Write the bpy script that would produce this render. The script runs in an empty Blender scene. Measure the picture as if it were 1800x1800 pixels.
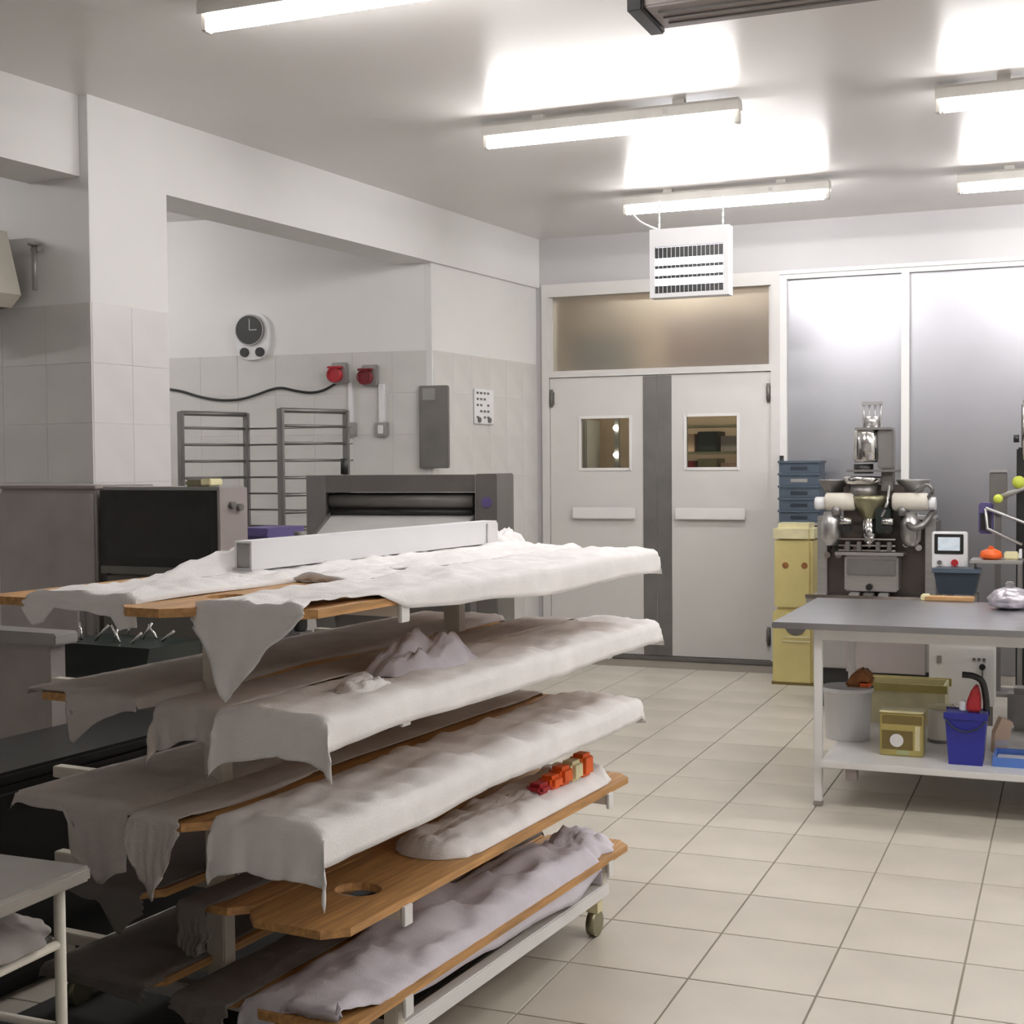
import bpy, bmesh, math, random
from mathutils import Vector, Matrix, noise
random.seed(7)
C = bpy.context.scene.collection
SC = bpy.context.scene

# ------------------------------------------------------------------ camera
F = 2412.38                                   # focal length in pixels of the 1800 px frame
R = [[0.92559776, -0.00627524, 0.37845662],   # rows: room axes seen by the camera
     [0.3784305, 0.03565759, -0.92494264],
     [-0.00769061, 0.99934436, 0.03537932]]
H = 1.55
cam = bpy.data.cameras.new('camera'); camo = bpy.data.objects.new('camera', cam); C.objects.link(camo)
cam.sensor_width = 36; cam.lens = F * 36 / 1800; cam.clip_start = 0.05
camo.matrix_world = Matrix(((R[0][0], R[0][1], R[0][2], 0), (R[1][0], R[1][1], R[1][2], 0), (R[2][0], R[2][1], R[2][2], H), (0, 0, 0, 1)))
SC.camera = camo
# ------------------------------------------------------------------ world, exposure
w = bpy.data.worlds.new('world'); SC.world = w; w.use_nodes = True
w.node_tree.nodes['Background'].inputs[0].default_value = (0.8, 0.85, 1, 1)
w.node_tree.nodes['Background'].inputs[1].default_value = 0.05
SC.view_settings.view_transform = 'Standard'; SC.view_settings.look = 'None'
SC.view_settings.exposure = 0.12; SC.view_settings.gamma = 1; SC.view_settings.use_curve_mapping = False
TUBE = 62.0      # strength of the fluorescent tubes

def ray(x, y):
    c = (x - 900, -(y - 900), -F)
    return [sum(R[i][j] * c[j] for j in range(3)) for i in range(3)]
def at(x, y, Y):
    "point of the vertical plane Y seen at pixel x, y"
    r = ray(x, y); t = Y / r[1]; return (t * r[0], Y, H + t * r[2])
A = math.radians(4.9)            # the old wing (left wall, rack) is turned a little against the floor tiles
U = Vector((math.sin(A), math.cos(A), 0)); V = Vector((math.cos(A), -math.sin(A), 0))
def uv(u, v, z=0): return U * u + V * v + Vector((0, 0, z))
def atu(x, y, u):
    r = Vector(ray(x, y)); t = u / r.dot(U); return (t * r.dot(V), H + t * r[2])

# ------------------------------------------------------------------ materials
MATS = {}
def mat(name, col, rough=0.5, metal=0.0, var=0.06, scale=6, bump=0.0, bscale=60, emit=0, coat=0, stretch=(1, 1, 1), spec=0.5, trans=0, ecol=None):
    if name in MATS: return MATS[name]
    m = bpy.data.materials.new(name); m.use_nodes = True; nt = m.node_tree; N = nt.nodes; L = nt.links
    p = N['Principled BSDF']
    p.inputs['Roughness'].default_value = rough; p.inputs['Metallic'].default_value = metal
    p.inputs['Specular IOR Level'].default_value = spec
    p.inputs['Coat Weight'].default_value = coat; p.inputs['Coat Roughness'].default_value = 0.12
    p.inputs['Transmission Weight'].default_value = trans
    tc = N.new('ShaderNodeTexCoord'); mp = N.new('ShaderNodeMapping'); mp.inputs['Scale'].default_value = stretch
    L.new(tc.outputs['Object'], mp.inputs['Vector'])
    nz = N.new('ShaderNodeTexNoise'); nz.inputs['Scale'].default_value = scale; nz.inputs['Detail'].default_value = 4
    L.new(mp.outputs[0], nz.inputs['Vector'])
    cr = N.new('ShaderNodeValToRGB'); a = 1 - var; b = 1 + var
    cr.color_ramp.elements[0].position = 0.3; cr.color_ramp.elements[1].position = 0.7
    cr.color_ramp.elements[0].color = (col[0] * a, col[1] * a, col[2] * a, 1)
    cr.color_ramp.elements[1].color = (min(1, col[0] * b), min(1, col[1] * b), min(1, col[2] * b), 1)
    L.new(nz.outputs['Fac'], cr.inputs['Fac']); L.new(cr.outputs[0], p.inputs['Base Color'])
    if bump:
        n2 = N.new('ShaderNodeTexNoise'); n2.inputs['Scale'].default_value = bscale; n2.inputs['Detail'].default_value = 3
        L.new(mp.outputs[0], n2.inputs['Vector'])
        bp = N.new('ShaderNodeBump'); bp.inputs['Strength'].default_value = bump; bp.inputs['Distance'].default_value = 0.01
        L.new(n2.outputs['Fac'], bp.inputs['Height']); L.new(bp.outputs[0], p.inputs['Normal'])
    if emit:
        p.inputs['Emission Color'].default_value = (*(ecol or col), 1); p.inputs['Emission Strength'].default_value = emit
    MATS[name] = m; return m
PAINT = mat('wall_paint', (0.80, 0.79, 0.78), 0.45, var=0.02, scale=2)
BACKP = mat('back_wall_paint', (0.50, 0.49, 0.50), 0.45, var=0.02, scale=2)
CEIL = mat('ceiling_paint', (0.75, 0.72, 0.70), 0.30, var=0.02, scale=1.5, spec=0.6)
WTILE = mat('wall_tile_glaze', (0.66, 0.645, 0.625), 0.25, var=0.05, scale=3)
WTILEC = mat('column_tile_glaze', (0.72, 0.70, 0.70), 0.25, var=0.04, scale=3)
GROUTW = mat('wall_grout', (0.50, 0.49, 0.47), 0.8)
FTILE = mat('floor_tile_glaze', (0.565, 0.525, 0.455), 0.38, var=0.09, scale=2.2, bump=0.05)
GROUTF = mat('floor_grout', (0.27, 0.24, 0.20), 0.9)
DOORP = mat('door_paint', (0.66, 0.64, 0.62), 0.4, var=0.02)
WHITE = mat('white_enamel', (0.80, 0.79, 0.78), 0.35, var=0.03)
WPLAST = mat('white_plastic', (0.82, 0.82, 0.84), 0.4, var=0.02)
CREAM = mat('cream_paint', (0.70, 0.66, 0.58), 0.45, var=0.05)
CLOTH = mat('linen', (0.92, 0.90, 0.90), 0.9, var=0.05, scale=9, bump=0.25, bscale=260, spec=0.2)
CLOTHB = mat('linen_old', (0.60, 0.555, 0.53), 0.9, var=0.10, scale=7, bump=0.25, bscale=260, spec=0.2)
CLOTHD = mat('linen_shaded', (0.20, 0.18, 0.17), 0.9, var=0.12, scale=7, bump=0.25, bscale=260, spec=0.2)  # linen darkened in colour for the shade on the lower tiers
CLOTHL = mat('linen_lilac', (0.68, 0.65, 0.72), 0.9, var=0.06, scale=9, bump=0.25, bscale=240, spec=0.2)
WOOD = mat('board_wood', (0.50, 0.27, 0.10), 0.55, var=0.28, scale=5, stretch=(14, 1, 14), bump=0.1)
WOODP = mat('board_wood_pale', (0.60, 0.40, 0.20), 0.55, var=0.25, scale=5, stretch=(14, 1, 14), bump=0.1)
STEEL = mat('brushed_steel', (0.56, 0.55, 0.55), 0.32, 0.9, var=0.08, scale=5, stretch=(1, 1, 12))
STEELD = mat('dark_steel', (0.26, 0.25, 0.245), 0.4, 0.75, var=0.10)
STEELT = mat('table_steel', (0.40, 0.40, 0.42), 0.28, 0.9, var=0.10, scale=4, stretch=(1, 10, 1))
PANEL = mat('panel_steel', (0.42, 0.42, 0.45), 0.33, 0.85, var=0.06, scale=1.4)
CHROME = mat('polished_steel', (0.70, 0.69, 0.68), 0.12, 1.0, var=0.03)
GREYM = mat('grey_machine_paint', (0.15, 0.14, 0.13), 0.45, 0.2, var=0.08)
GREYL = mat('light_grey_metal', (0.38, 0.37, 0.36), 0.4, 0.5, var=0.05)
GREYW = mat('warm_grey_panel', (0.34, 0.30, 0.29), 0.45, 0.3, var=0.05)
CABG = mat('cabinet_grey', (0.40, 0.37, 0.36), 0.4, 0.3, var=0.08)
BLACK = mat('black_plastic', (0.015, 0.015, 0.015), 0.4)
DGLASS = mat('dark_oven_glass', (0.022, 0.020, 0.018), 0.12, var=0.1)
RUBBER = mat('rubber', (0.03, 0.03, 0.03), 0.8)
YEL = mat('yellow_plastic', (0.66, 0.56, 0.24), 0.45, var=0.06)
YELL = mat('pale_yellow_film', (0.74, 0.68, 0.42), 0.4, var=0.08, scale=14)
BLUEG = mat('blue_grey_plastic', (0.065, 0.09, 0.125), 0.45, var=0.12)
BLUE = mat('blue_plastic', (0.02, 0.025, 0.28), 0.35)
LBLUE = mat('light_blue_plastic', (0.10, 0.22, 0.62), 0.4)
NAVY = mat('dark_navy_plastic', (0.02, 0.03, 0.045), 0.4)
RED = mat('red_plastic', (0.42, 0.02, 0.03), 0.4)
DRED = mat('dark_red_plastic', (0.16, 0.008, 0.015), 0.4)
ORANGE = mat('orange_film', (0.80, 0.13, 0.02), 0.4, var=0.2, scale=20)
YSTK = mat('yellow_sticker', (0.75, 0.62, 0.08), 0.5)
LIME = mat('lime_plastic', (0.55, 0.62, 0.08), 0.4)
GOLD = mat('gold_tin', (0.52, 0.44, 0.16), 0.35, 0.5, var=0.12)
GOLDD = mat('gold_tin_dark', (0.20, 0.15, 0.05), 0.4, 0.3)
BROWN = mat('bread_crust', (0.32, 0.13, 0.04), 0.7, var=0.3, scale=18, bump=0.3)
OLIVE = mat('olive_metal', (0.30, 0.28, 0.18), 0.3, 0.7, var=0.1)
PURPLE = mat('purple_plastic', (0.10, 0.08, 0.22), 0.5, var=0.1)
DGREEN = mat('dark_green_plastic', (0.018, 0.028, 0.024), 0.35, var=0.2)
PEACH = mat('peach_paper', (0.75, 0.55, 0.42), 0.7, var=0.1)
HOUSE = mat('lamp_housing', (0.62, 0.60, 0.56), 0.4)
TUBEM = mat('lit_tube', (1.0, 0.982, 0.975), 0.5, emit=TUBE, var=0.0)
UVT = mat('lit_insect_tube', (0.93, 0.92, 1.0), 0.5, emit=9, var=0.0)
SCREEN = mat('lit_screen', (0.45, 0.5, 0.55), 0.3, emit=0.5, var=0.15, scale=30)
BACKW = mat('store_wall', (0.30, 0.22, 0.15), 0.7)
FROST = mat('frosted_glass', (0.86, 0.84, 0.78), 0.42, 0.0, var=0.03, scale=1.1, trans=0.92)
def glass():
    m = bpy.data.materials.new('clear_glass'); m.use_nodes = True; nt = m.node_tree; N = nt.nodes; N.remove(N['Principled BSDF'])
    t = N.new('ShaderNodeBsdfTransparent'); g = N.new('ShaderNodeBsdfGlossy'); g.inputs['Roughness'].default_value = 0.03
    mx = N.new('ShaderNodeMixShader'); fr = N.new('ShaderNodeFresnel'); fr.inputs[0].default_value = 1.45
    t.inputs[0].default_value = (0.9, 0.92, 0.88, 1)
    nt.links.new(fr.outputs[0], mx.inputs[0]); nt.links.new(t.outputs[0], mx.inputs[1]); nt.links.new(g.outputs[0], mx.inputs[2])
    nt.links.new(mx.outputs[0], N['Material Output'].inputs[0]); return m
GLASS = glass()

# ------------------------------------------------------------------ mesh helpers
def BM(): return bmesh.new()
def bx(bm, x0, x1, y0, y1, z0, z1):
    v = [bm.verts.new(p) for p in ((x0, y0, z0), (x1, y0, z0), (x1, y1, z0), (x0, y1, z0), (x0, y0, z1), (x1, y0, z1), (x1, y1, z1), (x0, y1, z1))]
    for f in ((0, 3, 2, 1), (4, 5, 6, 7), (0, 1, 5, 4), (1, 2, 6, 5), (2, 3, 7, 6), (3, 0, 4, 7)): bm.faces.new([v[i] for i in f])
    return bm
def box(x0, x1, y0, y1, z0, z1, bev=0.0):
    bm = bx(BM(), x0, x1, y0, y1, z0, z1)
    if bev: bmesh.ops.bevel(bm, geom=bm.edges[:], offset=bev, segments=2, affect='EDGES')
    return bm
def lathe(bm, prof, cx=0, cy=0, cz=0, n=24, axis='z', smooth=True):
    rings = []
    for r, h in prof:
        ring = []
        for i in range(n):
            a = 2 * math.pi * i / n; c, s = r * math.cos(a), r * math.sin(a)
            p = {'z': (c, s, h), 'x': (h, c, s), 'y': (s, h, c)}[axis]
            ring.append(bm.verts.new((p[0] + cx, p[1] + cy, p[2] + cz)))
        rings.append(ring)
    for a, b in zip(rings, rings[1:]):
        for i in range(n):
            f = bm.faces.new((a[i], a[(i + 1) % n], b[(i + 1) % n], b[i])); f.smooth = smooth
    bm.faces.new(rings[0][::-1]); bm.faces.new(rings[-1]); return bm
def cyl(bm, c, r, h, axis='z', n=20): return lathe(bm, [(r, -h / 2), (r, h / 2)], *c, n=n, axis=axis)
def tube(bm, pts, r, n=8):
    pts = [Vector(p) for p in pts]; rings = []
    for i, p in enumerate(pts):
        d = (pts[min(i + 1, len(pts) - 1)] - pts[max(i - 1, 0)]).normalized()
        q = Vector((0, 0, 1)) if abs(d.z) < 0.9 else Vector((1, 0, 0))
        a = d.cross(q).normalized(); b = d.cross(a)
        rings.append([bm.verts.new(p + (a * math.cos(2 * math.pi * k / n) + b * math.sin(2 * math.pi * k / n)) * r) for k in range(n)])
    for a, b in zip(rings, rings[1:]):
        for k in range(n): f = bm.faces.new((a[k], a[(k + 1) % n], b[(k + 1) % n], b[k])); f.smooth = True
    bm.faces.new(rings[0][::-1]); bm.faces.new(rings[-1]); return bm
def spline(pts, n=8):
    out = []; P = [Vector(p) for p in pts]; P = [P[0] * 2 - P[1]] + P + [P[-1] * 2 - P[-2]]
    for i in range(1, len(P) - 2):
        for k in range(n):
            t = k / n; a, b, c, d = P[i - 1:i + 3]
            out.append(0.5 * ((2 * b) + (c - a) * t + (2 * a - 5 * b + 4 * c - d) * t * t + (3 * b - a - 3 * c + d) * t ** 3))
    out.append(P[-2]); return out
def prism(bm, poly, a0, a1, axis='y'):
    "extrude a 2D outline (given in the other two axes) along an axis"
    def P(p, a): return {'y': (p[0], a, p[1]), 'x': (a, p[0], p[1]), 'z': (p[0], p[1], a)}[axis]
    A0 = [bm.verts.new(P(p, a0)) for p in poly]; A1 = [bm.verts.new(P(p, a1)) for p in poly]; n = len(poly)
    bm.faces.new(A0[::-1]); bm.faces.new(A1)
    for i in range(n): bm.faces.new((A0[i], A0[(i + 1) % n], A1[(i + 1) % n], A1[i]))
    return bm
def obj(name, bm, m, parent=None, loc=None, rot=None, label=None, kind=None):
    bmesh.ops.recalc_face_normals(bm, faces=bm.faces[:])
    me = bpy.data.meshes.new(name); bm.to_mesh(me); bm.free(); me.materials.append(m)
    o = bpy.data.objects.new(name, me); C.objects.link(o)
    if parent: o.parent = parent
    if loc is not None: o.location = loc
    if rot is not None: o.rotation_euler = (0, 0, rot)
    if label: o['label'] = label
    if kind: o['kind'] = kind
    return o
def tag(o, label, cat, group=None):
    o['label'] = label; o['category'] = cat
    if group: o['group'] = group
    return o
def thing(name, label, cat, loc=(0, 0, 0), rot=0, group=None):
    o = bpy.data.objects.new(name, None); C.objects.link(o); o.empty_display_size = 0.1
    o.location = loc; o.rotation_euler = (0, 0, rot); return tag(o, label, cat, group)
def struct(name, bm=None, m=None, parent=None, loc=None, rot=None):
    if bm is None:
        o = bpy.data.objects.new(name, None); C.objects.link(o)
        if loc is not None: o.location = loc
        if rot is not None: o.rotation_euler = (0, 0, rot)
    else: o = obj(name, bm, m, parent, loc, rot)
    if not parent: o['kind'] = 'structure'
    return o
def copy(o, parent=None, loc=None):
    c = o.copy(); C.objects.link(c); c.parent = parent
    if loc is not None: c.location = loc
    for ch in list(o.children): copy(ch, c)
    return c

# ------------------------------------------------------------------ floor
CH = 3.35; YB = 10.39
fl = struct('floor', box(-9, 5.6, -3.0, 10.5, -0.1, -0.004), GROUTF)
tw, td, g = 0.381, 0.428, 0.003
def inframe(x, y):
    dx, dy, dz = x, y, -H
    c = [R[0][j] * dx + R[1][j] * dy + R[2][j] * dz for j in range(3)]
    if c[2] > -0.5: return False
    px, py = 900 + F * c[0] / -c[2], 900 - F * c[1] / -c[2]
    return -150 < px < 1950 and py < 1950
base = None; near = []; rest = []
for i in range(-23, 16):
    for j in range(-14, 14):
        x0 = -0.3 + i * tw; y0 = 3.962 + 0.428 * j
        if x0 > 5.3 or y0 > 10.2 or y0 < -3 or x0 < -9: continue
        cx, cy = x0 + tw / 2, y0 + td / 2
        if cy > 10.45: continue
        vis = inframe(cx, cy) and cx > -4.2 and not (cx < -2.9 and cy < 7)
        (near if vis else rest).append((cx, cy))
near.sort(key=lambda p: p[0] ** 2 + p[1] ** 2); rest += near[300:]; near = near[:300]
for cx, cy in near:
    if base is None:
        b = BM(); h = tw / 2 - g; k = td / 2 - g
        prof = [(-h, -k), (h, -k), (h, k), (-h, k)]
        bot = [b.verts.new((x, y, -0.004)) for x, y in prof]; mid = [b.verts.new((x, y, -0.001)) for x, y in prof]
        top = [b.verts.new((x * 0.993, y * 0.993, 0)) for x, y in prof]
        b.faces.new(top)
        for q, r_ in ((bot, mid), (mid, top)):
            for n_ in range(4): b.faces.new((q[n_], q[(n_ + 1) % 4], r_[(n_ + 1) % 4], r_[n_]))
        base = obj('floor_tile', b, FTILE, fl, (cx, cy, 0))
    else:
        o = base.copy(); C.objects.link(o); o.location = (cx, cy, 0)
b = BM()
for cx, cy in rest: bx(b, cx - tw / 2 + g, cx + tw / 2 - g, cy - td / 2 + g, cy + td / 2 - g, -0.004, 0)
obj('floor_tiling', b, FTILE, fl, kind='stuff')
FTILE.node_tree.nodes['Noise Texture'].inputs['Scale'].default_value = 2.2

# ------------------------------------------------------------------ ceiling and outer walls
struct('ceiling', box(-9, 5.6, -3.0, 13.2, CH, CH + 0.1), CEIL)
struct('wall_right', box(5.6, 5.7, -3.0, 13.2, -0.1, CH), PAINT)
struct('wall_front', box(-9, 5.6, -3.1, -3.0, -0.1, CH), PAINT)
TW = 0.3
def tiled(parent, x0, x1, yf, z1, m, face=-1, axis='x', z0=0.0):
    "glazed tiles on a wall face: along x on plane y=yf (axis x) or along y on plane x=yf (axis y)"
    n = max(1, round((x1 - x0) / TW)); s = (x1 - x0) / n; k = max(1, round((z1 - z0) / 0.2937)); hz = (z1 - z0) / k
    first = None
    for i in range(n):
        for j in range(k):
            cx, cz = x0 + (i + 0.5) * s, z0 + (j + 0.5) * hz
            loc = (cx, yf, cz) if axis == 'x' else (yf, cx, cz)
            if first is None:
                a, c = s / 2 - 0.0008, hz / 2 - 0.0008; t = 0.003 * face
                b = BM()
                lo = [(-a, -c), (a, -c), (a, c), (-a, c)]
                def P(p, d): return (p[0], d, p[1]) if axis == 'x' else (d, p[0], p[1])
                v0 = [b.verts.new(P(p, 0)) for p in lo]; v1 = [b.verts.new(P(p, t * 0.7)) for p in lo]; v2 = [b.verts.new(P((p[0] * 0.988, p[1] * 0.988), t)) for p in lo]
                b.faces.new(v2); b.faces.new(v0)
                for q, r_ in ((v0, v1), (v1, v2)):
                    for n_ in range(4): b.faces.new((q[n_], q[(n_ + 1) % 4], r_[(n_ + 1) % 4], r_[n_]))
                first = obj('wall_tile', b, m, parent, loc)
            else:
                o = first.copy(); C.objects.link(o); o.parent = parent; o.location = loc
# old wing, in the turned frame: x = v, y = u
VW = -4.871; TT = 2.35
# left wall: beam, column and side wall in one plane
lw = struct('wall_left', bx(bx(BM(), VW - 0.3, VW, 5.585, 10.03, 2.96, CH), VW - 0.3, VW - 0.03, 8.34, 10.03, 0, 2.96), PAINT, None, (0, 0, 0), -A)
colm = obj('column', box(VW - 0.56, VW, 5.035, 5.585, 0, CH), PAINT, lw)
tiled(colm, 5.035, 5.585, VW, TT, WTILEC, 1, 'y')
tiled(lw, 8.36, 10.03, VW - 0.03, TT, WTILE, 1, 'y')
# bay wall facing the camera left of the column
wb = struct('wall_bay', box(-9.0, VW - 0.56, 5.06, 5.56, 0, CH), PAINT, None, (0, 0, 0), -A)
obj('return_face', box(-8.9, VW - 0.001, 5.03, 5.035, 0, CH), PAINT, wb)
tiled(wb, -8.171, VW, 5.03, TT, WTILE, -1, 'x')
struct('trim_1', box(VW - 0.40, VW - 0.055, -2.5, 5.028, 2.96, CH), PAINT, None, (0, 0, 0), -A)
struct('wall_bay_side', box(-8.6, -8.5, -2.5, 5.02, 0, CH), PAINT, None, (0, 0, 0), -A)
# alcove wall with the clock
ang = math.radians(7)
wa = struct('wall_alcove', box(-4.4, 0, 0, 0.15, 0, CH), PAINT, None, (-4.17, 8.74, 0), ang)
tiled(wa, -4.2, 0, 0, TT, WTILE, -1, 'x')
def alc(x, y, off=0.0):
    "point of the alcove wall seen at pixel x, y -> local x and height"
    r = ray(x, y); nx, ny = -math.sin(ang), math.cos(ang)
    d = (-4.17 * nx + 8.74 * ny - off) / (r[0] * nx + r[1] * ny)
    return ((d * r[0] + 4.17) * math.cos(ang) + (d * r[1] - 8.74) * math.sin(ang), H + d * r[2])
def alw(lx, off=0.0):   # local -> world position on the wall
    return Vector((-4.17 + lx * math.cos(ang) + off * math.sin(ang), 8.74 + lx * math.sin(ang) - off * math.cos(ang), 0))

# ------------------------------------------------------------------ back wall with doors and panels
xl, xr = -3.91, -2.12        # door opening
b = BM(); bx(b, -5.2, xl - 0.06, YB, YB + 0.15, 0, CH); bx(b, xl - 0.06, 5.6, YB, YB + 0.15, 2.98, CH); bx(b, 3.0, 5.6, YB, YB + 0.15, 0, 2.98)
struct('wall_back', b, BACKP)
b = BM(); bx(b, xl - 0.06, xl + 0.0, YB - 0.03, YB + 0.15, 0, 2.98); bx(b, xr, xr + 0.07, YB - 0.03, YB + 0.15, 0, 2.98)
bx(b, xl, xr, YB - 0.03, YB + 0.15, 2.88, 2.98); bx(b, xl, xr, YB - 0.03, YB + 0.15, 2.235, 2.285)
struct('trim_2', b, DOORP)
w1 = struct('window_1', box(xl + 0.02, xr - 0.02, YB + 0.03, YB + 0.04, 2.285, 2.88), FROST)
b = BM(); bx(b, xl, xl + 0.02, YB, YB + 0.06, 2.285, 2.88); bx(b, xr - 0.02, xr, YB, YB + 0.06, 2.285, 2.88)
obj('window_frame', b, DOORP, w1)
struct('trim_3', box(xl - 0.05, xr + 0.05, YB - 0.05, YB + 0.12, 0.001, 0.03), STEELD)
xm = at(1156, 900, YB)[0]
for k, (a, c, wx0, wx1) in enumerate(((xl + 0.004, xm - 0.002, 1022, 1108), (xm + 0.002, xr - 0.004, 1207, 1297))):
    X0 = at(wx0, 780, YB)[0]; X1 = at(wx1, 780, YB)[0]; Z1 = 1.905; Z0 = 1.505
    y0, y1 = YB - 0.01, YB + 0.035
    b = BM(); bx(b, a, X0, y0, y1, 0.035, 2.23); bx(b, X1, c, y0, y1, 0.035, 2.23); bx(b, X0, X1, y0, y1, 0.035, Z0); bx(b, X0, X1, y0, y1, Z1, 2.23)
    d = struct('door_%d' % (k + 1), b, DOORP)
    b = BM(); q = 0.018
    bx(b, X0 - q, X0 + 0.004, y0 - 0.008, y0, Z0 - q, Z1 + q); bx(b, X1 - 0.004, X1 + q, y0 - 0.008, y0, Z0 - q, Z1 + q)
    bx(b, X0, X1, y0 - 0.008, y0, Z0 - q, Z0 + 0.004); bx(b, X0, X1, y0 - 0.008, y0, Z1 - 0.004, Z1 + q)
    obj('window_bead', b, WHITE, d)
    obj('pane', box(X0, X1, YB + 0.01, YB + 0.014, Z0, Z1), GLASS, d)
    s0, s1 = (at(1132, 900, YB)[0], c) if k == 0 else (a, at(1182, 900, YB)[0])
    obj('edge_plate', box(s0, s1 - 0.001, y0 - 0.006, y0, 0.04, 2.225), STEELD, d, label='dark steel plate down the meeting edge')
    p0, p1 = ((1010, 1120), (1190, 1312))[k]
    P0 = at(p0, 905, YB); P1 = at(p1, 905, YB)
    pp = obj('push_plate', box(P0[0], P1[0], y0 - 0.045, y0 - 0.02, 1.105, 1.195, 0.006), WHITE, d)
    b = BM()
    for xx in (P0[0] + 0.06, P1[0] - 0.06): bx(b, xx - 0.015, xx + 0.015, y0 - 0.02, y0, 1.13, 1.17)
    obj('push_plate_bracket', b, GREYL, pp)
    hx = a + 0.015 if k == 0 else c - 0.015
    for hz in (2.07, 0.22):
        b = BM(); cyl(b, (hx, y0 - 0.014, hz), 0.013, 0.14); bx(b, hx - 0.02, hx + 0.02, y0 - 0.006, y0, hz - 0.05, hz + 0.05)
        obj('hinge', b, GREYM, d)
b = BM()   # panel frames
XA = xr + 0.07; X2 = at(1590, 600, YB)[0]
bx(b, XA, 3.0, YB - 0.03, YB + 0.1, 2.915, 2.98)
bx(b, XA, 3.0, YB - 0.05, YB - 0.03, 2.95, 2.965)
bx(b, XA, XA + 0.05, YB - 0.03, YB + 0.1, 0, 2.915); bx(b, X2 - 0.02, X2 + 0.035, YB - 0.03, YB + 0.1, 0, 2.915)
bx(b, X2 + 1.2, X2 + 1.25, YB - 0.03, YB + 0.1, 0, 2.915); bx(b, X2 + 2.4, X2 + 2.45, YB - 0.03, YB + 0.1, 0, 2.915)
struct('trim_4', b, WHITE)
for n_, (a, c) in enumerate(((XA + 0.05, X2 - 0.02), (X2 + 0.035, X2 + 1.2), (X2 + 1.25, X2 + 2.4))):
    struct('window_%d' % (n_ + 2), box(a, c, YB + 0.02, YB + 0.03, 0, 2.915), PANEL)
# store room behind the doors
b = None
struct('wall_store', bx(bx(bx(BM(), -5.2, -0.5, 12.6, 12.7, 0, CH), -5.2, -5.1, YB + 0.15, 12.6, 0, CH), -0.6, -0.5, YB + 0.15, 12.6, 0, CH), BACKW)
sl_ = thing('store_fill_light', 'added ceiling light of the store room behind the double door', 'ceiling light', (-3.1, 11.5, 0))  # unseen lamp added to light the store room behind the panes
obj('diffuser', box(-0.5, 0.5, -0.08, 0.08, 3.28, 3.33, 0.01), mat('store_tube', (1, 0.93, 0.8), 0.5, emit=60, var=0), sl_); obj('housing', box(-0.52, 0.52, -0.09, 0.09, 3.33, 3.35), HOUSE, sl_)
struct('floor_store', box(-5.2, -0.5, 10.5, 12.7, -0.1, 0), FTILE)
sr = thing('storage_rack', 'dark shelving rack with boxes seen through the right door window', 'rack', (-3.1, 12.1, 0))
b = BM()
for x in (-0.45, 0.45):
    for y in (-0.2, 0.2): bx(b, x - 0.015, x + 0.015, y - 0.015, y + 0.015, 0, 2.0)
obj('upright', b, STEELD, sr)
for z in (1.38, 1.62, 1.86): obj('shelf', box(-0.43, 0.43, -0.2, 0.2, z, z + 0.02), OLIVE, sr)
cols = (RED, OLIVE, PEACH, DGREEN, GREYW)
for z in (1.40, 1.64):
    for i in range(4):
        tag(obj('storage_box', box(-0.09, 0.09, -0.15, 0.15, 0, 0.14 + 0.02 * ((i * 7) % 3), 0.004), cols[(i + int(z * 10)) % 5], None, (-3.43 + i * 0.21, 12.1, z)),
            ('leftmost', 'second from left', 'third from left', 'rightmost')[i] + (' small box on the lower' if z < 1.5 else ' small box on the upper') + ' dark shelf behind the right door window', 'box', 'boxes on the store room shelves')
s2 = thing('pale_cabinet', 'pale cabinet with open compartments seen through the left door window', 'cabinet', (-4.38, 12.2, 0))
obj('body', box(-0.4, 0.22, -0.2, 0.2, 0, 1.95, 0.01), GREYL, s2)
for z in (1.45, 1.6, 1.75): obj('compartment', box(-0.34, 0.16, -0.215, -0.2, z, z + 0.1), GREYM, s2)
lamp = thing('reflection_dots', 'two glowing dots on a post, added as lamp reflections in the left door window', 'lamp', (-3.93, 12.2, 0))  # glowing dots stand in for lamp reflections in the glass
obj('post', box(-0.02, 0.02, -0.02, 0.02, 0, 2.0), STEELD, lamp)
WARM = mat('warm_reflection', (1, 0.95, 0.8), 0.5, emit=30, var=0)
for z in (1.62, 1.87):
    b = BM(); lathe(b, [(0.004, -0.025), (0.022, -0.01), (0.025, 0.005), (0.015, 0.022), (0.004, 0.028)], 0, -0.04, z, n=12); obj('reflection_dot', b, WARM, lamp)

# ------------------------------------------------------------------ ceiling lights
def tube_light(label, x, y, w=1.36):
    t = thing('ceiling_light', label, 'ceiling light', (x, y, 0), 0, None)
    h = w / 2
    b = BM(); prism(b, [(-0.045, 3.275), (-0.05, 3.262), (-0.05, 3.31), (-0.035, 3.325), (0.035, 3.325), (0.05, 3.31), (0.05, 3.262), (0.045, 3.275)], -h, h, 'x')
    obj('housing', b, HOUSE, t)
    for s in (-1, 1): obj('mounting_block', box(s * (h * 0.55) - 0.03, s * (h * 0.55) + 0.03, -0.02, 0.02, 3.325, 3.35), HOUSE, t)
    for s in (-1, 1): obj('lamp_holder', box(s * (h - 0.012) - 0.012, s * (h - 0.012) + 0.012, -0.024, 0.024, 3.205, 3.275, 0.004), HOUSE, t)
    b = BM(); hh = h - 0.028; lathe(b, [(0.010, -hh), (0.027, -hh + 0.01), (0.027, hh - 0.01), (0.010, hh)], 0, 0, 3.232, n=14, axis='x')
    obj('tube', b, TUBEM, t)
    b = BM(); bx(b, 0.3, 0.325, -0.051, -0.045, 3.275, 3.3); obj('latch', b, GREYL, t)
    return t
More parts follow.
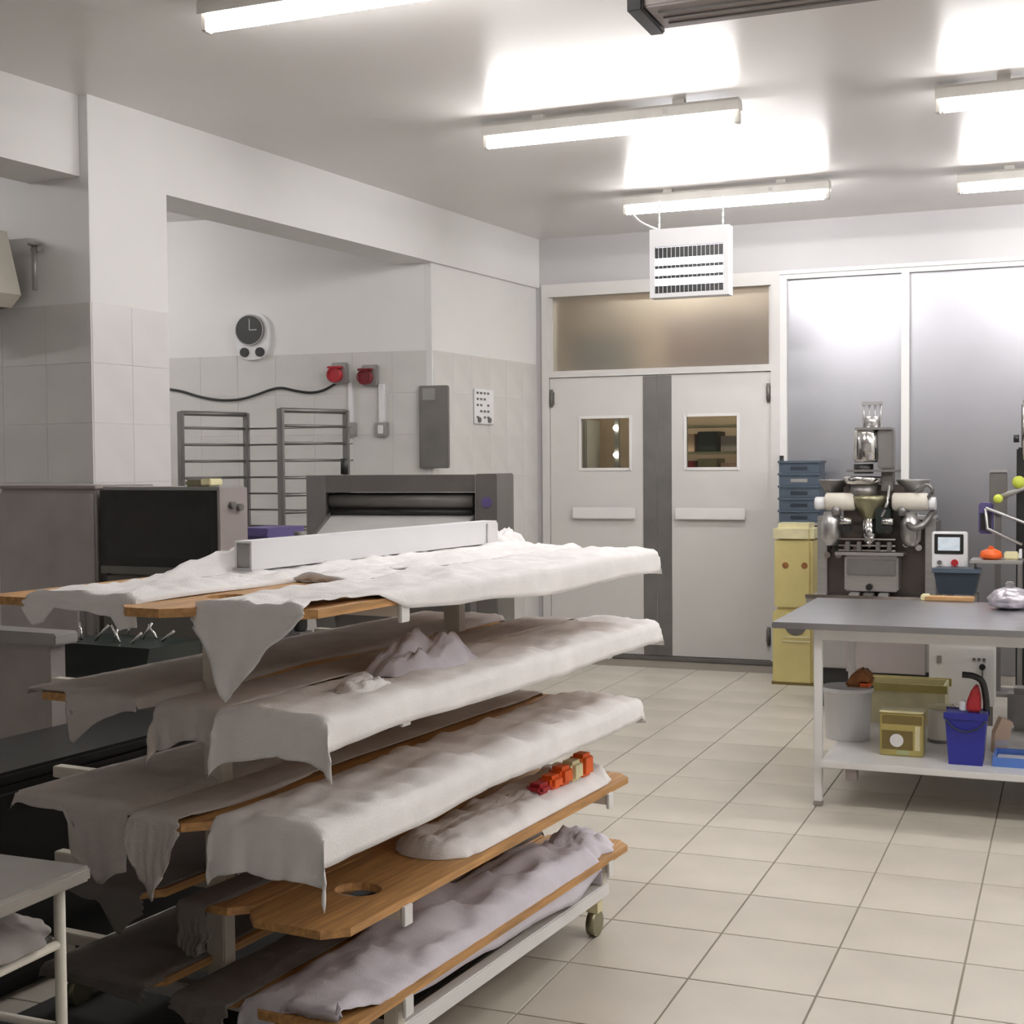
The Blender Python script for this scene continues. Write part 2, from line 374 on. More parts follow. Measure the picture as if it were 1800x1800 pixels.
tube_light('fluorescent light nearest above the rack, cut by the top left edge', -2.41, 4.48)
tube_light('fluorescent light in the middle of the ceiling, above and left of the hanging lamp', -2.20, 6.70)
tube_light('fluorescent light just above the hanging insect lamp', -2.115, 8.85)
tube_light('larger fluorescent light cut by the right edge of the photo', 0.06, 6.90)
tube_light('smaller fluorescent light at the right edge, nearer the panelled wall', 0.0, 9.02)

for x_, y_, w_ in ((0.06, 4.65, 'nearest, just right of the grey duct'), (2.2, 3.0, 'front one of the middle row'), (2.2, 4.65, 'second one of the middle row'), (2.2, 6.9, 'rear one of the middle row'),
                   (4.3, 3.0, 'front one of the added row by the right wall'), (4.3, 4.9, 'middle one of the added row by the right wall'), (4.3, 6.9, 'rear one of the added row by the right wall')):  # row by the right wall added for side light on the rack
    tube_light('fluorescent light beyond the right edge, ' + w_, x_, y_)['group'] = 'ceiling lights beyond the right edge'
tube_light('added fluorescent light in the alcove, hidden behind the column', -6.9, 6.75, 1.2)  # unseen lamp added to brighten the alcove wall
tube_light('added fluorescent light in the left bay, outside the photo', -6.6, 4.1, 1.0)  # unseen lamp added to brighten the bay wall

# hanging insect lamp
il = thing('insect_lamp', 'white louvred insect lamp hanging on two chains before the doors', 'lamp', (-2.315, 8.76, 0))
hw = 0.262; z0, z1 = 2.625, 3.07
b = BM(); bx(b, -hw, hw, -0.05, 0.07, z1 - 0.115, z1); bx(b, -hw, -hw + 0.035, -0.05, 0.07, z0, z1 - 0.115); bx(b, hw - 0.035, hw, -0.05, 0.07, z0, z1 - 0.115)
bx(b, -hw + 0.035, hw - 0.035, -0.05, 0.07, z0, z0 + 0.028); bx(b, -hw + 0.035, hw - 0.035, 0.045, 0.07, z0 + 0.028, z1 - 0.115)
obj('casing', b, WPLAST, il)
for z in (z0 + 0.10, z0 + 0.165, z0 + 0.232):
    b = BM(); cyl(b, (0, 0.0, z), 0.017, 2 * hw - 0.08, 'x', 12); obj('lit_tube', b, UVT, il)
for z, h_ in ((z0 + 0.053, 0.024), (z0 + 0.133, 0.010), (z0 + 0.198, 0.010), (z0 + 0.290, 0.034)):
    obj('louvre', box(-hw + 0.037, hw - 0.037, -0.045, -0.02, z - h_, z + h_), BLACK, il)
b = BM()
for i in range(15): x = -hw + 0.06 + i * 0.0285; bx(b, x - 0.0015, x + 0.0015, -0.049, -0.046, z0 + 0.03, z1 - 0.117)
obj('guard_grille', b, WPLAST, il)
for sx in (-0.21, 0.215):
    b = BM(); n = 9; zz0 = z1; zz1 = 3.262; st = (zz1 - zz0) / n
    for i in range(n):
        zc = zz0 + (i + 0.5) * st; a = 0.006
        if i % 2: bx(b, sx - a, sx + a, -0.002, 0.002, zc - st * 0.6, zc + st * 0.6)
        else: bx(b, sx - 0.002, sx + 0.002, -a, a, zc - st * 0.6, zc + st * 0.6)
    obj('chain', b, WPLAST, il)
b = BM(); tube(b, spline([(-0.45, 0.09, 3.23), (-0.41, 0.05, 3.20), (-0.33, 0.0, 3.13), (-0.24, 0.0, 3.085), (-0.2, 0.01, 3.07)]), 0.006)
obj('power_cord', b, WPLAST, il)

# grey duct near the top edge
gd = thing('ceiling_duct', 'long grey ceiling duct with a black end at the top of the photo', 'duct', (0, 0, 0))
obj('duct_body', box(-1.50, 0.9, 5.0, 5.28, 3.25, 3.35, 0.008), GREYW, gd)
obj('end_cap', box(-1.56, -1.50, 4.985, 5.295, 3.235, 3.349, 0.006), BLACK, gd)
b = BM()
for y in (5.07, 5.14, 5.21): bx(b, -1.46, 0.86, y - 0.006, y + 0.006, 3.244, 3.25)
obj('groove_rail', b, GREYM, gd)

# ------------------------------------------------------------------ alcove wall items
def wpos(px, py, off=0.0):
    lx, z = alc(px, py, off); p = alw(lx, off); p.z = z; return p
def onalc(name, label, cat, px, py, off=0.0):
    p = wpos(px, py, off); return thing(name, label, cat, p, ang)
k = onalc('wall_thermometer', 'oval white wall dial with black face and two small black dials', 'wall dial', 447, 592, 0.002)
b = BM(); pts = []
for i in range(24):
    t_ = 2 * math.pi * i / 24; c, s = math.cos(t_), math.sin(t_)
    pts.append((0.135 * math.copysign(abs(c) ** 0.75, c), 0.17 * math.copysign(abs(s) ** 0.75, s)))
prism(b, pts, -0.035, 0.0); obj('back_plate', b, WPLAST, k)
b = BM(); cyl(b, (-0.012, -0.045, 0.045), 0.105, 0.02, 'y', 32); obj('main_dial', b, BLACK, k)
b = BM(); cyl(b, (-0.012, -0.057, 0.045), 0.108, 0.004, 'y', 32); r_ = BM(); r_.free()
bm2 = BM(); n = 32
for i in range(n):
    a0, a1 = 2 * math.pi * i / n, 2 * math.pi * (i + 1) / n
    v_ = [bm2.verts.new((-0.012 + r * math.cos(a), y, 0.045 + r * math.sin(a))) for a in (a0, a1) for r in (0.104, 0.112) for y in (-0.06, -0.035)]
    for f_ in ((0, 1, 5, 4), (2, 3, 7, 6), (0, 2, 6, 4), (1, 3, 7, 5)): bm2.faces.new([v_[q] for q in f_])
b.free(); obj('bezel', bm2, STEELD, k)
b = BM(); bx(b, -0.014, -0.008, -0.058, -0.056, 0.045, 0.125); bx(b, -0.012, 0.045, -0.058, -0.056, 0.042, 0.048); obj('hands', b, GREYL, k)
for sx in (-0.06, 0.062):
    b = BM(); cyl(b, (sx, -0.042, -0.115), 0.034, 0.014, 'y', 20); obj('small_dial', b, BLACK, k)
def socket(label, px, py, m, tilt=0):
    t = onalc('red_socket', label, 'power socket', px, py, 0.002)
    obj('socket_box', box(-0.05, 0.07, -0.05, 0, -0.06, 0.09, 0.008), GREYL, t)
    b = BM(); lathe(b, [(0.05, -0.045), (0.055, -0.06), (0.055, -0.10), (0.046, -0.115), (0.044, -0.10)], -0.01, 0, 0, axis='y'); obj('socket_cap', b, m, t)
    obj('hinged_lid', box(-0.06, 0.05, -0.105, -0.06, 0.045, 0.06, 0.004), m, t)
    return t
s1_ = socket('red industrial wall socket where the black cable ends', 598, 660, RED)
socket('dark red round industrial wall socket right of the plugged one', 651, 664, DRED)
b = BM(); P = [wpos(x, y, 0.02) for x, y in ((296, 684), (320, 688), (350, 697), (385, 703), (420, 702), (450, 694), (475, 685), (495, 682), (520, 687), (545, 690), (568, 686), (590, 674))]
tube(b, spline(P, 5), 0.009); tag(obj('power_cable', b, BLACK), 'black cable sagging along the alcove wall to the red socket', 'cable')
t = onalc('wall_switch', 'grey switch box below a white conduit, right of the dark red socket', 'switch', 673, 755, 0.002)
obj('switch_box', box(-0.05, 0.05, -0.045, 0, -0.05, 0.05, 0.006), GREYL, t); obj('rocker', box(-0.02, 0.02, -0.052, -0.045, -0.03, 0.03, 0.003), WHITE, t)
obj('conduit', box(-0.018, 0.018, -0.03, 0, 0.05, 0.32), WPLAST, t)
t = onalc('wall_conduit', 'white conduit with a small grey box beside the tray trolley', 'conduit', 619, 755, 0.002)
obj('conduit', box(-0.016, 0.016, -0.03, 0, 0.05, 0.33), WPLAST, t); obj('junction_box', box(-0.04, 0.04, -0.04, 0, -0.05, 0.05, 0.006), GREYL, t)
P0 = alc(735, 678, 0.06); P1 = alc(787, 823, 0.06)
t = thing('steel_wall_panel', 'tall narrow grey steel cabinet hung on the alcove wall', 'cabinet', alw((P0[0] + P1[0]) / 2, 0.002) + Vector((0, 0, P1[1])), ang)
hw_ = (P1[0] - P0[0]) / 2; hh_ = P0[1] - P1[1]
obj('panel_body', box(-hw_, hw_, -0.05, 0, 0, hh_, 0.006), STEELD, t)
obj('paper_label', box(-hw_ + 0.03, -hw_ + 0.12, -0.052, -0.05, hh_ - 0.1, hh_ - 0.02), GREYL, t, label='small pale sticker')
# notice with rows of little marks on the side wall
def sidew(px, py, off=0.03):
    r = Vector(ray(px, py)); v = VW - 0.03 + 0.006; t_ = v / r.dot(V); return t_ * r.dot(U), H + t_ * r[2]
u0_, z_ = sidew(848, 715)
t = thing('wall_control_plate', 'pale plate with rows of small black marks on the side wall', 'control plate', uv(u0_, VW - 0.023, z_), -A)
obj('plate', box(0, 0.012, -0.14, 0.16, -0.13, 0.13, 0.003), WPLAST, t)
random.seed(3)
b = BM()
for i in range(5):
    for j in range(4):
        if random.random() < 0.75: y_ = -0.1 + j * 0.055; zz = 0.10 - i * 0.045; bx(b, 0.012, 0.016, y_ - 0.014, y_ + 0.014, zz - 0.008, zz + 0.008)
obj('button_marks', b, GREYM, t, kind='stuff')
for y_ in (-0.08, 0.08):
    b = BM(); cyl(b, (0.018, y_, -0.10), 0.02, 0.012, 'x', 12); obj('knob', b, GREYM, t)

# bay wall lamp and conduit, far left
t = thing('tilted_wall_lamp', 'tilted beige wall lamp with a dark front at the far left edge', 'lamp', uv(5.018, atu(16, 545, 5.0)[0], atu(8, 545, 5.0)[1]), -A)
b = BM(); prism(b, [(-0.3, 0.38), (0.04, 0.38), (0.13, 0.06), (0.06, 0.0), (-0.02, 0.22), (-0.3, 0.22)], -0.30, -0.06); obj('shade', b, CREAM, t)
b = BM(); prism(b, [(-0.29, 0.20), (-0.03, 0.20), (0.05, 0.0), (-0.29, -0.03)], -0.28, -0.07); obj('lamp_front', b, GREYM, t)
obj('wall_arm', box(-0.2, -0.15, -0.07, 0, 0.2, 0.26), GREYL, t)
t = thing('pipe_riser', 'short vertical pipe stub on the painted wall right of the tilted lamp', 'pipe', uv(5.018, atu(70, 500, 5.02)[0], atu(70, 515, 5.02)[1]), -A)
b = BM(); cyl(b, (0, -0.03, 0.12), 0.014, 0.22); obj('pipe', b, GREYL, t)
obj('pipe_clip', box(-0.025, 0.025, -0.03, 0, 0.2, 0.22), GREYL, t); obj('pipe_cap', box(-0.028, 0.028, -0.05, 0, 0.23, 0.245, 0.003), GREYL, t)

# ------------------------------------------------------------------ grey cabinet and oven before the column
t = thing('grey_cabinet', 'tall plain grey steel cabinet left of the dark oven', 'cabinet', uv(4.6, -4.745, 0), -A)
obj('body', box(-0.29, 0.30, 0, 0.36, 0.08, 1.45, 0.006), CABG, t)
obj('top_cap', box(-0.295, 0.305, -0.01, 0.37, 1.45, 1.465, 0.003), GREYW, t)
obj('door', box(-0.285, 0.29, -0.02, -0.001, 0.10, 1.43, 0.004), CABG, t)
dh = obj('door_handle', box(0.22, 0.245, -0.05, -0.02, 0.75, 0.98, 0.006), STEEL, t)
for x in (-0.26, 0.26):
    for y in (0.04, 0.32): b = BM(); cyl(b, (x, y, 0.04), 0.02, 0.08); obj('foot', b, BLACK, t)
t = thing('deck_oven', 'grey oven with dark glass door left of the wire trolley', 'oven', uv(4.6, -4.085, 0), -A)
b = BM(); bx(b, -0.336, 0.32, 0.02, 0.19, 0.12, 1.46)
obj('body', b, GREYL, t)
obj('door_frame', bx(bx(bx(bx(BM(), -0.336, -0.30, 0, 0.02, 0.9, 1.445), 0.285, 0.32, 0, 0.02, 0.9, 1.445), -0.30, 0.285, 0, 0.02, 1.40, 1.445), -0.30, 0.285, 0, 0.02, 1.11, 1.16), BLACK, t)
obj('glass_door', box(-0.30, 0.285, 0.0, 0.012, 1.16, 1.40), DGLASS, t)
obj('middle_rail', box(-0.33, 0.315, -0.012, 0.015, 1.075, 1.11, 0.003), GREYM, t)
dh = obj('lower_door', box(-0.33, 0.315, 0.0, 0.018, 0.45, 1.07, 0.004), GREYM, t)
b = BM(); tube(b, [(-0.28, 0, 1.0), (-0.28, -0.04, 1.0), (0.28, -0.04, 1.0), (0.28, 0, 1.0)], 0.01); obj('door_handle', b, STEEL, dh)
sd = obj('side_panel', box(0.32, 0.335, 0.0, 0.19, 0.12, 1.455, 0.003), GREYW, t, label='warm grey control side')
for y, z in ((0.075, 1.38), (0.125, 1.37)):
    b = BM(); cyl(b, (0.345, y, z), 0.016, 0.02, 'x', 14); obj('knob', b, GREYM, sd)
obj('base_plinth', box(-0.32, 0.30, 0.03, 0.18, 0, 0.12), BLACK, t)
t = thing('yellow_sponge_box', 'small yellowish packet lying on top of the oven', 'packet', uv(4.70, -3.93, 1.46), -A)
obj('packet', box(-0.06, 0.08, -0.04, 0.04, 0, 0.03, 0.008), OLIVE, t); obj('wrapper_flap', box(0.03, 0.085, -0.042, 0.042, 0.005, 0.034, 0.004), YELL, t)

# ------------------------------------------------------------------ wire tray trolley
t = thing('tray_trolley', 'open steel tray trolley with many runners before the alcove wall', 'trolley', (0, 0, 0), -A)
fx0, fx1, by0, by1 = -5.93, -5.14, -5.78, -4.98; UF, UB = 6.9, 7.38
TZ = 1.90
for (x, y) in ((fx0, UF), (fx1, UF), (by0, UB), (by1, UB)):
    obj('post', box(x - 0.02, x + 0.02, y - 0.014, y + 0.014, 0.14, TZ, 0.003), STEELD, t)
for a, c in ((fx0, by0), (fx1, by1)):
    b = BM(); tube(b, [(a, UF, TZ - 0.01), (c, UB, TZ - 0.01)], 0.016); obj('top_rail', b, STEELD, t)
for i in range(11):
    z = TZ - 0.105 - i * 0.108
    for a, c in ((fx0, by0), (fx1, by1)):
        b = BM(); tube(b, [(a, UF, z), (c, UB, z)], 0.010, 6); obj('runner', b, STEELD, t)
    b = BM(); tube(b, [(by0, UB, z), (by1 + 0.05, UB, z)], 0.007, 6); obj('cross_rod', b, STEELD, t)
for (x, y) in ((fx0, UF), (fx1, UF), (by0, UB), (by1, UB)):
    b = BM(); cyl(b, (x, y, 0.055), 0.055, 0.03, 'x', 18); bx(b, x - 0.02, x + 0.02, y - 0.02, y + 0.02, 0.11, 0.14); obj('caster', b, RUBBER, t)
t = thing('purple_crate', 'purple plastic crate behind the top of the board rack', 'crate', uv(5.6, atu(478, 950, 5.6)[0], 0.72), -A)
b = BM(); prism(b, [(-0.10, 0.0), (0.08, 0.0), (0.09, 0.52), (-0.11, 0.52)], -0.15, 0.15); obj('crate_body', b, PURPLE, t)
for z in (0.36, 0.42, 0.48): obj('rib', box(-0.112, 0.092, -0.16, -0.15, z, z + 0.015), PURPLE, t)
obj('crate_stand', box(-0.09, 0.07, -0.14, 0.14, -0.72, 0), STEELD, t)
t = thing('black_flask', 'small black cylinder standing beside the purple crate', 'flask', uv(5.6, atu(526, 950, 5.6)[0], 0.72), -A)
b = BM(); lathe(b, [(0.03, 0), (0.035, 0.02), (0.035, 0.40), (0.02, 0.44), (0.02, 0.47)], n=16); obj('flask_body', b, BLACK, t)
b = BM(); cyl(b, (0, 0, 0.485), 0.024, 0.03); obj('stopper', b, GREYM, t)
obj('flask_stand', box(-0.035, 0.035, -0.05, 0.05, -0.72, 0), STEELD, t)

# ------------------------------------------------------------------ dark dough moulder
t = thing('dough_moulder', 'large dark grey dough moulder with a wide slot behind the rack', 'machine', uv(6.5, -4.0, 0), -A + math.radians(10))
W = 0.60
b = BM(); bx(b, -W + 0.12, 0.42, 0, 0.3, 1.395, 1.49); bx(b, -W + 0.12, 0.42, 0.12, 0.5, 0.3, 1.36); obj('hood', b, GREYM, t)
b = BM(); prism(b, [(0.0, 1.49), (0.3, 1.49), (0.3, 0.3), (0.2, 0.3), (0.0, 1.05)], -W, -W + 0.12, 'x'); obj('left_cheek', b, STEELD, t)
obj('right_tower', box(0.42, 0.54, -0.02, 0.3, 0.3, 1.495, 0.006), GREYM, t)
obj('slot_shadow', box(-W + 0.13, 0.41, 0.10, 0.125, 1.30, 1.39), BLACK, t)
b = BM(); cyl(b, (-0.04, 0.055, 1.345), 0.042, 0.86, 'x', 24); obj('roller', b, GREYM, t)
b = BM(); cyl(b, (-0.04, 0.03, 1.285), 0.014, 0.86, 'x', 16); obj('lower_roller', b, BLACK, t)
b = BM(); prism(b, [(0.06, 1.275), (0.06, 1.255), (-0.5, 0.99), (-0.5, 1.01)], -0.46, 0.40, 'x'); obj('outfeed_tray', b, mat('tray_plastic', (0.55, 0.54, 0.53), 0.4), t)
for x in (-0.47, 0.40):
    b = BM(); prism(b, [(0.06, 1.30), (0.06, 1.25), (-0.5, 0.985), (-0.5, 1.03)], x, x + 0.01, 'x'); obj('tray_side', b, STEELD, t)
b = BM(); cyl(b, (0.485, -0.026, 1.34), 0.03, 0.012, 'y', 20); obj('round_sticker', b, PURPLE, t, label='round purple sticker')
b = BM(); cyl(b, (-W + 0.17, 0.15, 1.54), 0.022, 0.09); obj('top_knob', b, BLACK, t)
obj('seam_strip', box(0.418, 0.422, -0.024, -0.02, 0.35, 1.49), GREYL, t)
b = BM()
for x in (-0.55, 0.48):
    for y in (0.05, 0.25): bx(b, x - 0.03, x + 0.03, y - 0.03, y + 0.03, 0, 0.5)
obj('stand', b, STEELD, t)
t = thing('blue_grey_box', 'small blue-grey box between the moulder and the double door', 'box', uv(7.3, -4.06, 0), -A)
obj('box_body', box(-0.07, 0.07, -0.06, 0.06, 0, 1.17, 0.006), BLUEG, t); obj('lid', box(-0.075, 0.075, -0.065, 0.065, 1.17, 1.19, 0.004), GREYM, t)
t = thing('dough_scoop', 'pale metal scoop with a black knob seen below the top tier', 'scoop', uv(5.35, -2.68, 0), -A)
b = BM(); prism(b, [(-0.42, 1.10), (0.02, 1.16), (0.06, 1.09), (0.0, 1.06), (-0.40, 1.04)], -0.06, 0.06); obj('scoop_body', b, STEEL, t)
b = BM(); lathe(b, [(0.005, -0.03), (0.026, -0.015), (0.026, 0.015), (0.005, 0.03)], 0.02, -0.07, 1.15, axis='y', n=14); obj('knob', b, BLACK, t)
b = BM(); tube(b, [(0.0, 0, 1.06), (0.08, 0, 1.045), (0.11, 0, 1.075)], 0.016); obj('hook', b, STEEL, t)
obj('post', box(-0.30, -0.26, -0.03, 0.03, 0, 1.06), STEELD, t); obj('foot_plate', box(-0.42, -0.14, -0.15, 0.15, 0, 0.015), STEELD, t)

# ------------------------------------------------------------------ the board rack
TIERS = [1.21, 0.955, 0.705, 0.462, 0.235]     # top of each arm
VC = -2.34
rk = thing('board_rack', 'white steel rack whose arms carry five tiers of proofing boards', 'rack', (0, 0, 0), -A)
for u in (2.85, 4.12):
    obj('post', box(VC - 0.03, VC + 0.03, u - 0.025, u + 0.025, 0.16, 1.18, 0.004), CREAM, rk)
    for z in TIERS:
        ar = obj('arm', box(-2.92, -1.765, u - 0.018, u + 0.018, z - 0.032, z, 0.003), CREAM, rk)
        obj('arm_cap', box(-1.765, -1.755, u - 0.02, u + 0.02, z - 0.045, z + 0.005, 0.002), WHITE, ar)
for v in (-2.90, -1.80):
    obj('base_rail', box(v - 0.02, v + 0.02, 2.83, 4.16, 0.115, 0.16, 0.004), WHITE, rk)
for u in (2.85, 4.12): obj('base_crossbar', box(-2.88, -1.82, u - 0.02, u + 0.02, 0.115, 0.16, 0.004), WHITE, rk)
for u in (2.85, 4.12):
    for v in (-2.90, -1.80): obj('corner_leg', box(v - 0.02, v + 0.02, u - 0.02, u + 0.02, 0.16, 0.228, 0.003), CREAM, rk)
for u in (2.9, 4.08):
    for v in (-2.90, -1.80):
        cs = obj('caster_fork', bx(BM(), v - 0.02, v + 0.02, u - 0.02, u + 0.02, 0.08, 0.115), YELL, rk)
        b = BM(); cyl(b, (v, u, 0.042), 0.042, 0.028, 'x', 18); obj('caster_wheel', b, OLIVE, cs)

def board_bm(w_, l_, t_=0.02, ch=0.05, hole=True):
    b = BM(); h = w_ / 2
    o_ = [(-h + ch, 0), (h - ch, 0), (h, ch), (h, l_ - ch), (h - ch, l_), (-h + ch, l_), (-h, l_ - ch), (-h, ch)]
    loops = [o_]
    if hole: loops.append([(min(0.062, w_ * 0.24) * math.cos(a), 0.30 + 0.055 * math.sin(a)) for a in [2 * math.pi * i / 16 for i in range(16)]])
    lay = []
    for z in (0, t_):
        es = []; vv = []
        for lp in loops:
            vs = [b.verts.new((x, y, z)) for x, y in lp]; vv.append(vs)
            es += [b.edges.new((vs[i], vs[(i + 1) % len(vs)])) for i in range(len(vs))]
        bmesh.ops.triangle_fill(b, edges=es, use_beauty=True); lay.append(vv)
    for lo, hi in zip(*lay):
        for i in range(len(lo)): b.faces.new((lo[i], lo[(i + 1) % len(lo)], hi[(i + 1) % len(lo)], hi[i]))
    return b
def board(label, tier, v, u0, u1, w_=0.30, m=WOOD, yaw=0.0, hole=True):
    o = obj('proofing_board', board_bm(w_, u1 - u0, hole=hole), m, None, uv(u0, v, TIERS[tier] + 0.0005), -A + yaw)
    return tag(o, label, 'board', 'proofing boards on the rack')
def lerp(pr, x):
    if x <= pr[0][0]: return pr[0][1]
    for (a, p), (b_, q) in zip(pr, pr[1:]):
        if x <= b_: return p + (q - p) * (x - a) / (b_ - a)
    return pr[-1][1]
def cloth(label, tier, v, u0, u1, w_, near, right=0.07, left=0.03, far=0.08, wr=0.006, seed=0, m=CLOTH, ridge=0.0, lift=0.0, cat='cloth', z=None, mid=None, rag=0.012, name='proofing_cloth', group='linen cloths on the proofing boards', flare=0.3, yaw=0.0):
    """linen lying on a board of width w_ from u0 to u1, hems hanging over the edges. near: profile across the
    width of how far the near hem hangs; right/left: numbers or profiles along the length (negative = inset)"""
    L_ = u1 - u0; h = w_ / 2
    R_ = right if isinstance(right, list) else [(0, right), (1, right)]; Q_ = left if isinstance(left, list) else [(0, left), (1, left)]
    z0_ = (TIERS[tier] + 0.024) if z is None else z
    NS = int(L_ / 0.022); KN = 12; KF = 4; NT = 26
    rows = [('n', 1 - i / KN) for i in range(KN)] + [('m', i / NS) for i in range(NS + 1)] + [('f', (i + 1) / KF) for i in range(KF)]
    b = BM(); grid = []
    for kind, s in rows:
        row = []
        sl = s if kind == 'm' else (0 if kind == 'n' else 1)
        ro, lo = lerp(R_, sl), lerp(Q_, sl)
        n3 = noise.noise(Vector((s * 4 + (0 if kind == 'm' else 9), seed * 3.1, 5)))
        ro += n3 * rag * 1.5; lo += noise.noise(Vector((s * 4, seed * 2.1, 8))) * rag
        for j in range(NT + 1):
            q = j / NT; x = -h - lo + (w_ + ro + lo) * q
            ax = max(0, abs(x) - h); sx = math.copysign(1, x); xc = max(-h, min(h, x))
            if kind == 'n': ay = s * (lerp(near, q) + noise.noise(Vector((q * 5, seed, 2))) * rag); yc = 0
            elif kind == 'f': ay = s * far; yc = L_
            else: ay = 0; yc = s * L_
            sy = -1 if kind == 'n' else 1
            if ax > 0 and ay > 0:
                drop = math.hypot(ax, ay) if kind == 'n' else max(ax, ay); mn = min(ax, ay); fl_ = flare if kind == 'n' else 0.1; ox = sx * (0.005 + fl_ * mn); oy = sy * (0.006 + fl_ * 0.7 * mn)
            else:
                drop = ax + ay; ox = sx * min(0.005, ax); oy = sy * min(0.006, ay)
            zz = 0.0
            if drop == 0:
                e = min(1, min(h - abs(x) + 0.01, 0.05) / 0.05)
                n1 = noise.noise(Vector((x * 9, yc * 5, seed * 7.7))); n2 = noise.noise(Vector((x * 22, yc * 14, seed * 3.3 + 4)))
                zz = e * (wr * (0.5 + 0.9 * n1) + wr * 0.5 * (n2 + 0.3)) + e * wr * 0.55 * (1 - min(1, abs(noise.noise(Vector((x * 7 + yc * 3, yc * 9, seed + 40)))) * 7))
                if ridge: zz += e * ridge * max(0, math.sin(yc * 26 + seed + 2 * n1)) ** 2 * min(1, yc / 0.25)
                if mid: zz += e * lerp(mid, s) * max(0, 0.6 + 0.8 * n1)
                zz = max(0.0, zz)
            else:
                wv = noise.noise(Vector((q * 7, seed * 5.5, drop * 3))) * 0.22 * drop
                if ay > 0: oy += sy * abs(wv) * 1.2
                if ax > 0: ox += sx * abs(noise.noise(Vector((yc * 7, seed * 1.7, drop * 4)))) * 0.22 * ax
            row.append(b.verts.new((xc + ox, yc + oy, zz - drop + (0.004 if drop == 0 else 0.002))))
        grid.append(row)
    for r0, r1 in zip(grid, grid[1:]):
        for j in range(NT):
            f = b.faces.new((r0[j], r0[j + 1], r1[j + 1], r1[j])); f.smooth = True
    o = obj(name, b, m, None, uv(u0, v, z0_ + lift - 0.002), -A + yaw)
    md = o.modifiers.new('thickness', 'SOLIDIFY'); md.thickness = 0.0018; md.offset = 1
    return tag(o, label, cat, group)
def heap(name, label, cat, v, u, z, lx, ly, h, m, seed=0, group=None, sharp=1.0, yaw=0.0, rough_=0.35, stad=False):
    "crumpled cloth heap resting on a surface"
    b = BM(); N1, N2 = 26, (70 if stad else 26); top = []
    for i in range(N1 + 1):
        row = []
        for j in range(N2 + 1):
            a, c = i / N1 * 2 - 1, j / N2 * 2 - 1
            q_ = 1 - lx / ly if stad else 0; c2 = math.copysign(max(0, (abs(c) - q_) / (1 - q_)), c)
            x, y = a * math.sqrt(max(0, 1 - c2 * c2 / 2)), c2 * math.sqrt(max(0, 1 - a * a / 2))
            yp = y * lx / 2 + max(-1, min(1, c / q_)) * (ly - lx) / 2 if stad else None
            r = min(1, math.hypot(x, y))
            n1 = noise.noise(Vector((x * 2.2, (y if yp is None else yp * 8) * 2.2, seed))); n2 = noise.noise(Vector((x * 5.5, y * 5.5, seed + 9)))
            f = (1 - r ** (2.5 * sharp)) * (0.75 + rough_ * 1.6 * n1 + rough_ * abs(n2) * 1.6)
            e = 1 + 0.14 * noise.noise(Vector((x * 3, y * 3, seed + 20)))
            row.append(b.verts.new((x * lx / 2 * e, (y * ly / 2 * e if yp is None else yp), max(0.003, f * h))))
        top.append(row)
    for r0, r1 in zip(top, top[1:]):
        for j in range(N2): fc = b.faces.new((r0[j], r0[j + 1], r1[j + 1], r1[j])); fc.smooth = True
    ed = [e for e in b.edges if e.is_boundary]; ex = bmesh.ops.extrude_edge_only(b, edges=ed)
    vs = [g_ for g_ in ex['geom'] if isinstance(g_, bmesh.types.BMVert)]
    for q in vs: q.co.z = 0
    bmesh.ops.contextual_create(b, geom=[g_ for g_ in ex['geom'] if isinstance(g_, bmesh.types.BMEdge)])
    return tag(obj(name, b, m, None, uv(u, v, z), -A + yaw), label, cat, group)

RV, MV, LV = -1.91, -2.16, -2.53
# boards
board('top tier right board, its edge bare under the hanging cloth', 0, RV, 2.44, 4.54)
board('top tier middle board with bare orange wood at the near end', 0, MV + 0.01, 2.36, 4.60, 0.20)
board('top tier left board with a pointed bare end at the far left', 0, -2.56, 2.44, 4.75, 0.36)
board('second tier right board under a wide white cloth', 1, RV, 2.52, 4.54)
board('second tier middle board', 1, MV, 2.54, 4.54, 0.19)
board('second tier left board, dark edge showing at its near corner', 1, LV - 0.01, 2.56, 4.54, 0.36)
board('third tier right board under a long wrinkled cloth', 2, RV, 2.50, 4.38)
board('third tier middle board with a bare brown strip beside the cloth', 2, MV, 2.44, 4.40, 0.19)
board('third tier left board', 2, LV + 0.02, 2.50, 4.40, 0.36)
board('bare orange board with an oval hand hole on the fourth tier', 3, RV, 2.56, 4.34, 0.29)
board('fourth tier middle board in shadow', 3, MV, 2.60, 4.30, 0.19)
board('fourth tier left board in shadow', 3, LV, 2.60, 4.30, 0.36)
board('lowest right board, bare wood below the grey-white heaped cloth', 4, RV, 2.58, 4.32)
board('lowest tier middle board in shadow', 4, MV, 2.60, 4.30, 0.19)
board('lowest tier left board in shadow', 4, LV, 2.60, 4.30, 0.36)
